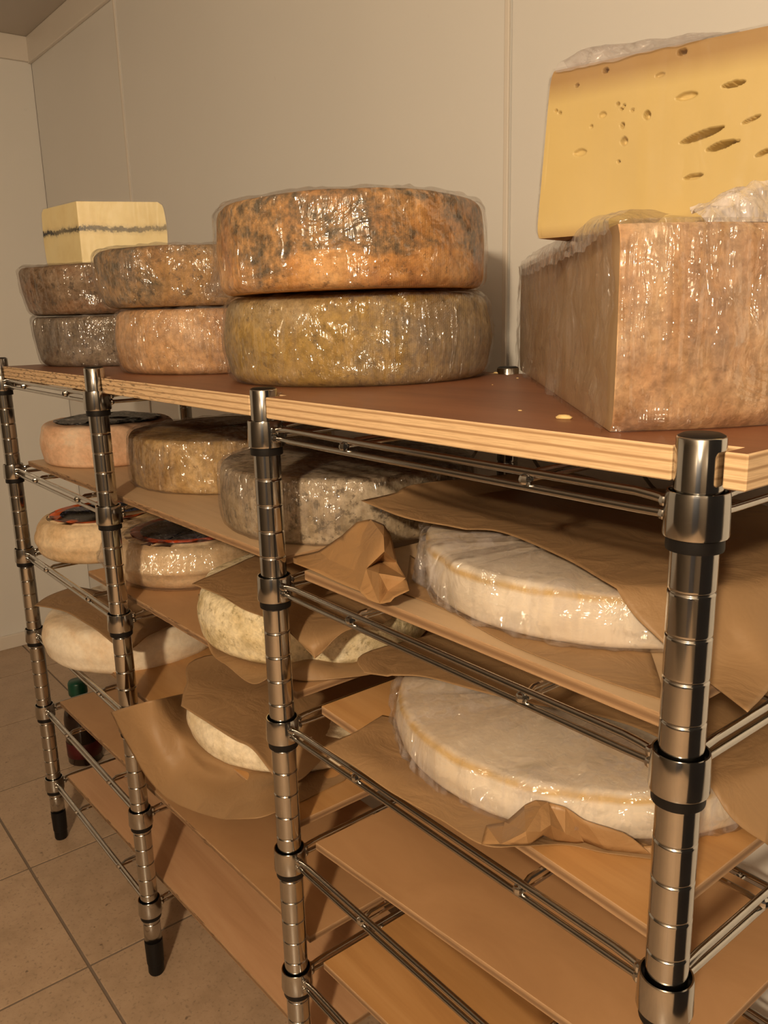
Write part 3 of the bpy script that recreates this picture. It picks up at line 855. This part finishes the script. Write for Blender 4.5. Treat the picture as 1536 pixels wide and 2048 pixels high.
# ---- third shelf
G3 = 'cheeses on the third shelf'
z3 = ZL[2]
w = wheel(.098, .108, z3 - .0082, .112, .066, CREAM, 'cream cheese wheel with an orange-rimmed label, far end of the third shelf', G3, e=.020, bulge=.008, seed=41)
LO1 = m_label('orange_ring_print', (.55, .10, .02), 5, r0=.080); LO2 = m_label('red_orange_ring_print', (.70, .085, .015), 9, r0=.088)
disc_label(w, .084, .0685, LO1, seed=5, lab='dark round label with an orange rim')
w = wheel(.338, .158, z3, .122, .064, CREAM, 'cream cheese wheel with a black label and red-orange rim, wrapped in cling film', G3, e=.022, bulge=.010, seed=43)
disc_label(w, .088, .0668, LO2, seed=7, lab='black round label with a bright red-orange rim')
wrap(w, FILM[1], ex=.0035, droop=.018, dth=math.radians(222), dzc=.45, dzf=1.4)
w = wheel(.668, .172, z3 + .0012, .150, .066, TOMME, 'yellowish-white cheese wheel half covered by brown paper, middle of the third shelf', G3, e=.014, bulge=.006, seed=46, amp=.003)
ze4 = ZLB[2] + .0012
w = wheel(1.055, .212, ze4, .180, .040, m_brie('white_rind_lower', 9, .180, .040), 'large flat white cheese wheel half in cling film, third shelf of the near unit', G3, e=.010, bulge=.003, seed=51, amp=.002)
wrap(w, FILMB, crease=.005)

# ---- fourth shelf
G4 = 'cheeses on the fourth shelf'
z4 = ZL[3]
wheel(.184, .118, z4 - .0082, .150, .070, BLOOM, 'thick white cheese wheel overhanging the shelf, behind the two left posts', G4, e=.020, bulge=.006, seed=61, amp=.003)
wheel(.618, .172, z4 + .0012, .152, .044, BLOOM2, 'thin chalky white cheese wheel under brown paper, fourth shelf between the middle posts', G4, e=.010, bulge=.004, seed=63, amp=.003)

# ------------------------------------------------------------------ brown paper
def crs(pts, n):
    out = []; m = len(pts)
    for i in range(m - 1):
        p0, p1, p2, p3 = pts[max(i - 1, 0)], pts[i], pts[i + 1], pts[min(i + 2, m - 1)]
        for k in range(n):
            t = k / n; t2, t3 = t * t, t * t * t
            out.append(.5 * ((2 * p1) + (p2 - p0) * t + (2 * p0 - 5 * p1 + 4 * p2 - p3) * t2 + (3 * p1 - p0 - 3 * p2 + p3) * t3))
    out.append(pts[-1]); return out


def sheet(rows, label, seed, n=7, amp=.0014, crum=0.0, zmin=None, col=(.40, .248, .125), over=None):
    rows = [crs([Vector(p) for p in r], n) for r in rows]
    cols = [crs([r[i] for r in rows], n) for i in range(len(rows[0]))]
    nu, nv = len(cols), len(cols[0])
    V = []
    for i in range(nu):
        for j in range(nv):
            a = cols[min(i + 1, nu - 1)][j] - cols[max(i - 1, 0)][j]; b = cols[i][min(j + 1, nv - 1)] - cols[i][max(j - 1, 0)]
            nr = a.cross(b)
            nr = nr.normalized() if nr.length > 1e-9 else Vector((0, 0, 1))
            p = cols[i][j]
            d = amp * (nz(p, 14, seed) + .5 * nz(p, 33, seed + 2)) + crum * (ridge(p, 22, seed + 1) + .5 * ridge(p, 50, seed + 4))
            q = p + nr * d
            if over:
                cx, cy, cr_, zt_, zb_ = over; dd = math.hypot(q.x - cx, q.y - cy)
                zz = zt_ + .0085 if dd < cr_ + .006 else (zt_ + .0085 - 1.2 * (dd - cr_ - .006))
                q.z = max(q.z, zz)
            if zmin is not None and q.z < zmin: q.z = zmin
            V.append(q)
    Fc = [(i * nv + j, (i + 1) * nv + j, (i + 1) * nv + j + 1, i * nv + j + 1) for i in range(nu - 1) for j in range(nv - 1)]
    c = sum(V, Vector()) / len(V)
    o = obj('paper_sheet', [v - c for v in V], Fc, m_paper('kraft_paper_%d' % seed, seed, col), loc=c)
    md = o.modifiers.new('thickness', 'SOLIDIFY'); md.thickness = .0004; md.offset = 0
    tag(o, label, 'paper', 'brown paper sheets around the cheeses'); return o


A = at


def drape(px, py, c, slope=1.0, lift=.0035):
    """where the sight line through a pixel of the photo meets paper lying over cheese c = (x, y, r, ztop, zboard)"""
    d = FW + RT * ((px - 768) / FPX) + UP * ((1024 - py) / FPX); cx, cy, r, zt_, zb_ = c; t = .25
    while t < 2.5:
        p = CAM + d * t
        q = math.hypot(p.x - cx, p.y - cy) - r - .003
        hh = max(zb_, zt_ - slope * max(0, q)) + lift
        if p.z <= hh or p.y > .43: return p
        t += .0015
    return p


def dr(lst, c, slope=1.0): return [drape(x, y, c, slope) for x, y in lst]


# over the upper white wheel
zt4 = zd4 + .042 + .0035
D4 = (1.070, .218, .167, zd4 + .042, zd4)
sheet([[A(722, 1000, z=zt4 + .018), A(810, 1036, z=zt4 + .011), A(905, 1054, z=zt4 + .007)] + dr([(1000, 1076), (1130, 1130), (1232, 1200), (1318, 1290), (1400, 1352), (1495, 1425)], D4),
       [A(790, 985, z=zt4 + .022), A(870, 1010, z=zt4 + .013), A(960, 1025, z=zt4 + .008)] + dr([(1050, 1045), (1170, 1085), (1290, 1150), (1375, 1220), (1450, 1290), (1545, 1370)], D4),
       [A(850, 966, z=zt4 + .027), A(930, 980, z=zt4 + .012)] + dr([(1010, 993), (1100, 1010), (1230, 1040), (1345, 1080), (1440, 1130), (1520, 1200), (1600, 1280)], D4),
       [Vector((.905, .345, zt4 + .016)), Vector((.94, .365, zt4 + .008)), Vector((.98, .375, zt4 + .002)), Vector((1.03, .385, zt4 + .002)), Vector((1.09, .385, zt4 + .002)), Vector((1.15, .38, zt4)), Vector((1.20, .37, zt4 - .004)), Vector((1.24, .36, zt4 - .018)), Vector((1.28, .35, zd4 + .02))]],
      'brown paper sheet lying over the upper wrapped white wheel', 101, amp=.0008, over=D4)
# under the upper white wheel, and the crumpled corner that sticks out in front
zb = zd4 - .0004
psh = sheet([[A(800, 1185, z=zb), A(900, 1224, z=zb), A(1010, 1284, z=zb), A(1160, 1345, z=zb), A(1330, 1402, z=zb)],
       [A(812, 1165, z=zb), A(890, 1195, z=zb), A(1000, 1262, z=zb), A(1150, 1318, z=zb), A(1320, 1360, z=zb)],
       [A(820, 1110, z=zb), A(870, 1140, z=zb), A(990, 1200, z=zb), A(1130, 1250, z=zb), A(1300, 1300, z=zb)]],
      'brown paper under the upper wrapped white wheel, its left corner crumpled up', 104, amp=.0005)


def folded(parent, name, P, faces, seed, col, lab):
    """hand-creased paper: flat facets between named points"""
    keys = list(P); idx = {k: i for i, k in enumerate(keys)}
    bm = bmesh.new(); vs = [bm.verts.new(P[k] - parent.location) for k in keys]
    for f in faces: bm.faces.new([vs[idx[c]] for c in f.split()])
    bmesh.ops.recalc_face_normals(bm, faces=bm.faces[:])
    bmesh.ops.subdivide_edges(bm, edges=bm.edges[:], cuts=3, use_grid_fill=True)
    for v in bm.verts: v.co += Vector((1, -1, 1)) * .0007 * nz(v.co, 45, seed)
    bmesh.ops.smooth_vert(bm, verts=bm.verts[:], factor=.28, use_axis_x=True, use_axis_y=True, use_axis_z=True)
    me = bpy.data.meshes.new(name); bm.to_mesh(me); bm.free()
    me.materials.append(m_paper('kraft_paper_%d' % seed, seed, col, .42))
    me.polygons.foreach_set('use_smooth', [True] * len(me.polygons)); me.update(); me.set_sharp_from_angle(angle=math.radians(14))
    o = link(name, me, parent); o['label'] = lab
    md = o.modifiers.new('thickness', 'SOLIDIFY'); md.thickness = .0004; md.offset = 0
    return o


Q = {k: A(px, py, y=y) for k, (px, py, y) in dict(
    a=(584, 1113, .040), b=(637, 1102, .060), c=(684, 1069, .075), d=(713, 1044, .084), e=(741, 1037, .090), f=(768, 1049, .085), g=(768, 1072, .052),
    h=(769, 1102, .046), i=(759, 1122, .066), j=(732, 1138, .040), k=(710, 1143, .044), l=(725, 1068, .076), m=(795, 1126, .062), n=(783, 1073, .078),
    o=(814, 1157, .046), p=(820, 1181, .030), q=(790, 1194, .019), r=(781, 1204, .016), s=(759, 1209, .015), t=(735, 1200, .017), u=(719, 1184, .020),
    v=(671, 1164, .024), w=(626, 1142, .026), x=(586, 1126, .030), y=(757, 1146, .024), z=(746, 1175, .030), aa=(775, 1182, .032), bb=(660, 1120, .050)).items()}
FQ = 'a x w|a w bb|a bb b|b bb c|bb w v|bb v k|bb k c|c k l|c l d|d l e|e l g|e g f|f g n|l k j|l j g|j h g|k v u|k u j|j u z|j z y|j y i|u t z|t s z|z s y|s aa y|s r aa|r q aa|aa q p|aa p o|y aa o|y o i|i o m|i m h|h m n|h n g|j i h'.split('|')
folded(psh, 'crumpled_corner', Q, FQ, 203, (.47, .275, .125), 'crumpled paper corner sticking up')
# over the lower white wheel
zt5 = ze4 + .040 + .0035
E4 = (1.055, .212, .180, ze4 + .040, ze4)
sheet([[A(728, 1345, z=zt5 + .002), A(775, 1352, z=zt5 + .004)] + dr([(850, 1365), (950, 1392), (1060, 1418), (1180, 1440), (1320, 1490), (1432, 1610), (1536, 1700)], E4),
       [A(742, 1300, z=zt5 + .003), A(790, 1308, z=zt5 + .003)] + dr([(870, 1325), (980, 1345), (1090, 1370), (1210, 1395), (1350, 1430), (1470, 1520), (1570, 1610)], E4),
       [Vector((.893, .285, zt5 + .003)), Vector((.915, .30, zt5 + .003)), Vector((.95, .31, zt5 + .002)), Vector((.99, .315, zt5 + .002)), Vector((1.04, .32, zt5 + .002)), Vector((1.10, .32, zt5 + .001)), Vector((1.18, .315, zt5 - .001)), Vector((1.235, .30, zt5 - .02)), Vector((1.28, .28, ze4 + .012))],
       [Vector((.91, .355, zt5 + .003)), Vector((.94, .36, zt5 + .003)), Vector((.97, .365, zt5 + .002)), Vector((1.01, .37, zt5 + .002)), Vector((1.06, .375, zt5 + .002)), Vector((1.11, .375, zt5 + .001)), Vector((1.17, .37, zt5 - .003)), Vector((1.235, .36, zt5 - .02)), Vector((1.28, .34, ze4 + .012))]],
      'brown paper sheet lying over the lower wrapped white wheel', 105, amp=.0008, over=E4)
# under the lower white wheel, hanging over the rail
zb = ze4 - .0004


def cyl(px, py, c, ex):
    d = FW + RT * ((px - 768) / FPX) + UP * ((1024 - py) / FPX); t = .25
    while t < 2:
        p = CAM + d * t
        if math.hypot(p.x - c[0], p.y - c[1]) < c[2] + ex or p.z < c[4] + .0015: return p
        t += .001
    return p


psl = sheet([[A(646, 1494, y=-.003), A(712, 1536, y=-.002), A(790, 1590, y=-.002), A(880, 1640, y=.000), A(965, 1690, y=.003), A(1040, 1692, y=.022), A(1130, 1690, z=zb), A(1210, 1706, z=zb), A(1305, 1718, z=zb)],
       [A(676, 1480, y=.014), A(735, 1510, y=.016), A(812, 1560, y=.018), A(895, 1610, y=.020), A(975, 1655, y=.022), A(1050, 1672, z=zb), A(1130, 1676, z=zb), A(1210, 1694, z=zb), A(1310, 1706, z=zb)],
       [A(715, 1462, z=zb + .008), A(770, 1478, z=zb + .001), A(832, 1525, z=zb), A(912, 1575, z=zb), A(990, 1620, z=zb), A(1060, 1650, z=zb), A(1130, 1662, z=zb), A(1215, 1682, z=zb), A(1320, 1690, z=zb)],
       [A(765, 1430, z=zb), A(820, 1445, z=zb), A(875, 1480, z=zb), A(950, 1530, z=zb), A(1040, 1580, z=zb), A(1100, 1600, z=zb), A(1160, 1620, z=zb), A(1240, 1640, z=zb), A(1330, 1650, z=zb)]],
      'brown paper under the lower wrapped white wheel, its front edge crumpled', 107, n=8, amp=.0010)
CW = (1.055, .212, .180, 0, ze4)
R_ = {k: A(px, py, y=y) for k, (px, py, y) in dict(A=(961, 1690, .002), B=(971, 1649, .016), U=(1000, 1690, .005), T=(1057, 1691, .018), Y=(1052, 1664, .014), X=(1081, 1664, .028), S=(1086, 1670, .033)).items()}
R_.update({k: A(px, py, z=zb + .001) for k, (px, py) in dict(N=(1305, 1712), O=(1213, 1702), P=(1169, 1686), Q=(1154, 1687), R=(1109, 1683)).items()})
R_.update({k: cyl(px, py, CW, .007) for k, (px, py) in dict(C=(1009, 1644), D=(1049, 1609), E=(1070, 1600), F=(1096, 1603), G=(1130, 1612), H=(1167, 1638), I=(1203, 1650), J=(1245, 1664), K=(1263, 1675), L=(1284, 1692), M=(1305, 1690)).items()})
R_.update({k: cyl(px, py, CW, e) for k, (px, py, e) in dict(V=(1083, 1612, .014), W=(1101, 1650, .022), Z=(1130, 1667, .012)).items()})
FR = 'A U B|U C B|U Y C|U T Y|Y D C|Y V D|D V E|E V F|Y X V|T X Y|T S X|X W V|V W F|S W X|S R W|R Z W|W Z F|F Z G|R Q Z|Z Q P|Z P G|G P H|P O H|H O I|O N I|I N J|J N K|K N L|L N M'.split('|')
folded(psl, 'crumpled_edge', R_, FR, 205, (.42, .245, .112), 'crumpled paper edge turned up')
# over the yellowish-white wheel
zt6 = z3 + .0012 + .066 + .003
sheet([[A(388, 1168, z=zt6 + .001), A(440, 1190, z=zt6 + .001), A(490, 1220, z=zt6), A(560, 1250, z=zt6 - .001), A(622, 1308, z=zt6 - .023), A(636, 1312, z=zt6 - .025), A(692, 1262, z=zt6 - .006), A(760, 1250, z=zt6 - .010), A(800, 1225, z=zt6 - .02)],
       [A(410, 1155, z=zt6 + .001), A(455, 1170, z=zt6 + .001), A(510, 1190, z=zt6 + .001), A(570, 1215, z=zt6 + .001), A(620, 1250, z=zt6 - .004), A(660, 1255, z=zt6 - .004), A(710, 1235, z=zt6 - .002), A(770, 1215, z=zt6 - .004), A(820, 1195, z=zt6 - .02)],
       [Vector((.532, .245, zt6 + .004)), Vector((.58, .25, zt6 + .005)), Vector((.625, .255, zt6 + .005)), Vector((.67, .26, zt6 + .005)), Vector((.70, .26, zt6 + .005)), Vector((.73, .26, zt6 + .004)), Vector((.755, .255, zt6 + .003)), Vector((.785, .25, zt6)), Vector((.83, .25, zt6 - .02))],
       [Vector((.540, .335, zt6 + .004)), Vector((.59, .345, zt6 + .005)), Vector((.63, .35, zt6 + .005)), Vector((.67, .35, zt6 + .005)), Vector((.70, .35, zt6 + .005)), Vector((.73, .35, zt6 + .004)), Vector((.755, .345, zt6 + .003)), Vector((.785, .33, zt6)), Vector((.83, .32, zt6 - .02))]],
      'brown paper folded over the top of the yellowish-white wheel', 109, amp=.001)
# under the yellowish-white wheel
zb = z3 + .0008
sheet([[A(396, 1190, z=zb + .045), A(418, 1296, y=.026), A(455, 1332, y=.020), A(505, 1367, y=.016), A(548, 1352, y=.034), A(610, 1362, z=zb + .001), A(680, 1357, z=zb + .001), A(755, 1345, z=zb + .001), A(800, 1320, z=zb + .001)],
       [A(398, 1188, z=zb + .046), A(425, 1290, z=zb + .001), A(470, 1318, z=zb), A(520, 1345, z=zb), A(560, 1338, z=zb + .009), A(615, 1325, z=zb + .016), A(680, 1335, z=zb + .006), A(745, 1335, z=zb + .002), A(800, 1310, z=zb)],
       [A(420, 1180, z=zb + .030), A(440, 1250, z=zb + .001), A(490, 1290, z=zb), A(540, 1310, z=zb), A(590, 1310, z=zb), A(640, 1310, z=zb), A(700, 1310, z=zb), A(760, 1300, z=zb), A(800, 1290, z=zb)]],
      'brown paper under the yellowish-white wheel, hanging over the shelf edge', 111, amp=.001)
# over the thick white wheel
zt7 = z4 - .0082 + .070 + .004
sheet([[A(68, 1212, z=zt7 + .006), A(125, 1222, z=zt7 + .002), A(185, 1255, z=zt7), A(250, 1300, z=zt7 - .003), A(300, 1270, z=zt7), A(350, 1250, z=zt7 - .008), A(405, 1235, z=zt7 - .02)],
       [A(100, 1190, z=zt7 + .006), A(150, 1200, z=zt7 + .002), A(205, 1222, z=zt7), A(260, 1240, z=zt7), A(310, 1235, z=zt7), A(360, 1225, z=zt7 - .006), A(420, 1215, z=zt7 - .02)],
       [A(150, 1172, z=zt7 + .005), A(190, 1180, z=zt7 + .002), A(235, 1190, z=zt7), A(285, 1200, z=zt7), A(330, 1200, z=zt7), A(380, 1200, z=zt7 - .004), A(440, 1195, z=zt7 - .02)]],
      'brown paper sheet lying over the thick white wheel behind the two left posts', 113, amp=.001)
# over the thin chalky wheel
zt8 = z4 + .0012 + .044 + .003
sheet([[A(362, 1412, z=zt8 + .004), A(420, 1448, z=zt8 + .001), A(470, 1480, z=zt8), A(505, 1500, z=zt8 - .001), A(560, 1562, z=zt8 - .032), A(600, 1560, z=zt8 - .030), A(655, 1512, z=zt8 - .012), A(710, 1500, z=zt8 - .02)],
       [A(372, 1370, z=zt8 + .012), A(430, 1390, z=zt8 + .006), A(485, 1410, z=zt8 + .004), A(530, 1430, z=zt8 + .002), A(580, 1470, z=zt8 - .004), A(620, 1480, z=zt8 - .004), A(670, 1480, z=zt8 - .006), A(730, 1475, z=zt8 - .02)],
       [A(410, 1312, z=zt8 + .018), A(455, 1330, z=zt8 + .010), A(505, 1352, z=zt8 + .006), A(550, 1370, z=zt8 + .004), A(600, 1400, z=zt8 + .002), A(640, 1410, z=zt8), A(690, 1425, z=zt8 - .004), A(750, 1440, z=zt8 - .02)],
       [Vector((.575, .30, zt8 + .012)), Vector((.60, .305, zt8 + .008)), Vector((.63, .31, zt8 + .004)), Vector((.66, .315, zt8 + .002)), Vector((.69, .315, zt8 + .001)), Vector((.72, .31, zt8)), Vector((.75, .30, zt8 - .004)), Vector((.79, .29, zt8 - .02))]],
      'brown paper folded over the thin chalky white wheel', 115, amp=.0016)
# under the thin chalky wheel
zb = z4 + .0008
sheet([[A(222, 1424, y=-.036), A(258, 1495, y=-.031), A(312, 1580, y=-.022), A(400, 1627, y=-.012), A(500, 1640, y=-.004), A(585, 1612, z=zb), A(690, 1560, z=zb)],
       [A(268, 1410, y=-.024), A(300, 1478, y=-.018), A(348, 1550, y=-.006), A(418, 1592, y=.004), A(508, 1606, y=.014), A(592, 1585, z=zb), A(700, 1545, z=zb)],
       [A(318, 1398, y=.002), A(338, 1450, y=.008), A(376, 1512, y=.016), A(432, 1555, y=.024), A(516, 1572, y=.034), A(600, 1560, z=zb), A(710, 1530, z=zb)],
       [A(366, 1387, z=zb + .014), A(376, 1455, z=zb + .002), A(400, 1500, z=zb), A(450, 1530, z=zb), A(530, 1540, z=zb), A(610, 1535, z=zb), A(715, 1515, z=zb)],
       [A(390, 1380, z=zb), A(420, 1440, z=zb), A(450, 1480, z=zb), A(490, 1505, z=zb), A(550, 1515, z=zb), A(625, 1515, z=zb), A(720, 1505, z=zb)]],
      'wide brown paper sheet spread under the thin chalky white wheel, drooping over the edge', 117, n=8, amp=.0022)

# ------------------------------------------------------------------ small things
# bottles on the floor behind the far unit
GLASSD = m_plain('dark_bottle_glass', (.018, .008, .006), .12, var=.3)
GREENC = m_plain('green_plastic_cap', (.004, .06, .035), .35, var=.15)
REDL = m_plain('dark_red_label', (.07, .004, .006), .5, var=.3, scale=60)


def bottle(x, y, label, s=1.0):
    b = empty('bottle', (x, y, 0)); tag(b, label, 'bottle', 'green-capped bottles on the floor')
    V, Fc = lathe([(.0001, .002), (.033, .0), (.037, .004), (.037, .105), (.034, .122), (.024, .140), (.0165, .152), (.016, .166), (.0001, .166)], 40)
    body = obj('glass_body', [v * s for v in V], Fc, GLASSD, parent=b)
    V, Fc = lathe([(.0172, .160), (.0200, .161), (.0205, .166), (.0200, .187), (.0178, .1915), (.0001, .192)], 36)
    c = obj('cap', [v * s for v in V], Fc, GREENC, parent=b); c['label'] = 'dark green screw cap'
    V, Fc = lathe([(.0372, .018), (.0378, .0185), (.0378, .052), (.0372, .0525)], 40)
    l = obj('paper_label', [v * s for v in V], Fc[:-2], REDL, parent=body); l['label'] = 'dark red wrap-around label'
    return b


bottle(-.262, .140, 'dark bottle with a green cap, standing on the floor behind the left posts')
bottle(-.165, .225, 'dark bottle with a green cap, mostly hidden under the thick white wheel')

# cable swagged along the back wall under the top board
CABLE = m_plain('grey_cable_sheath', (.20, .17, .13), .5, var=.1)
pts = []
lows = [A(640, 878, y=.441), A(775, 905, y=.441), A(925, 928, y=.441), A(1098, 952, y=.441), A(1330, 990, y=.441)]
zs = [p.z for p in lows]; xs = [p.x for p in lows]
ctl = []
for i, p in enumerate(lows):
    if i: ctl.append(Vector(((xs[i] + xs[i - 1]) / 2, .441, max(zs[i], zs[i - 1]) + .075)))
    ctl.append(p)
ctl.append(Vector((xs[-1] + .10, .441, zs[-1] + .08)))
V, Fc = tube(crs(ctl, 10), .0022, 8)
tag(obj('cable', V, Fc, CABLE), 'thin grey cable hanging in loops along the back wall under the top board', 'cable')

# crumbs on the top board
CRUMB = m_plain('crumb_yellow', (.70, .52, .24), .6, var=.2, scale=200)
CR = [(1128, 838, .0055, 'largest pale crumb on the top board, beside the half wheel'), (1040, 822, .0016, 'tiny crumb on the brown board left of the half wheel'),
      (992, 747, .0035, 'flat pale crumb beside the small back post'), (1035, 757, .0018, 'tiny crumb between the back post and the half wheel'), (985, 770, .0012, 'speck of cheese on the board in front of the back post')]
for k, (px, py, s, lab) in enumerate(CR):
    p = A(px, py, z=ZT)
    V, Fc = lathe([(.0001, 0), (s * .9, .0002), (s, s * .25), (s * .6, s * .5), (.0001, s * .55)], 9, fn=lambda q, th, kk: Vector((q.x * (1 + .35 * math.sin(2 * th + k)), q.y * (.7 + .2 * math.cos(3 * th)), q.z)))
    o = obj('cheese_crumb', V, Fc, CRUMB, loc=(p.x, p.y, ZT)); tag(o, lab, 'crumb', 'crumbs on the top board')

# bunched film on the half wheel and on the wedge: parts of those cheeses
def bunch(parent, rows, mat, lab, seed, k1=.004, k2=.0025, n=12, dirv=(.3, -.6, .7)):
    g = [crs([Vector(p) for p in r], n) for r in rows]
    g = [crs([r[i] for r in g], n) for i in range(len(g[0]))]
    V = []
    for row in g:
        for p in row: V.append(p + Vector(dirv) * (k1 * ridge(p, 34, seed) + k2 * ridge(p, 80, seed + 5)) - parent.location)
    nv = len(g[0])
    Fc = [(i * nv + j, (i + 1) * nv + j, (i + 1) * nv + j + 1, i * nv + j + 1) for i in range(len(g) - 1) for j in range(nv - 1)]
    o = obj('bunched_film', V, Fc, mat, parent=parent); o['label'] = lab; return o


hc = bpy.data.objects['cheese_half']; cw5 = bpy.data.objects['cheese_wedge.001']
LT = 'crumpled shiny film bunched at the top'
bunch(hc, TR, TUFT, LT, 3)
zc = ZT + .1185
ef = Vector((1.208, .023, 0)); ed = (Vector((.808, .385, 0)) - ef).normalized(); en = Vector((-ed.y, ed.x, 0))
if en.dot(Vector((-1, -1, 0))) < 0: en = -en
rows = []
for off, dz in ((.0045, -.012), (.0035, .000), (-.004, .009), (-.016, .010), (-.03, .002)):
    rows.append([ef + ed * t + en * off + Vector((0, 0, zc + dz * b)) for t, b in ((.004, .4), (.05, .7), (.10, 1.0), (.16, 1.0), (.22, 1.1), (.30, 1.0), (.40, 1.1), (.50, 1.0))])
TUFT2 = m_film('creased_cling_film', 35, gloss=.3, milk=.35, rot=.2, k=1.0, slope=1.3, base=.16)
bunch(hc, rows, TUFT2, 'crumpled film edge along the cut side', 9, .0022, .0012, 8, (-.4, -.5, .7))
zc = fz + .1085
rows = []
for off, dz in ((-.0015, -.004), (.002, .004), (.010, .010), (.022, .004), (.035, .001)):
    rows.append([f0 + fd * t + Vector((-fd.y, fd.x, 0)) * off + Vector((0, 0, zc + dz * b)) for t, b in ((.004, .6), (.02, 1.0), (.045, .9), (.07, .7), (.095, .5), (.12, .15))])
bunch(cw5, rows, TUFT2, 'crumpled film on the top edge', 12, .0014, .0010, 8, (0, -.3, .8))
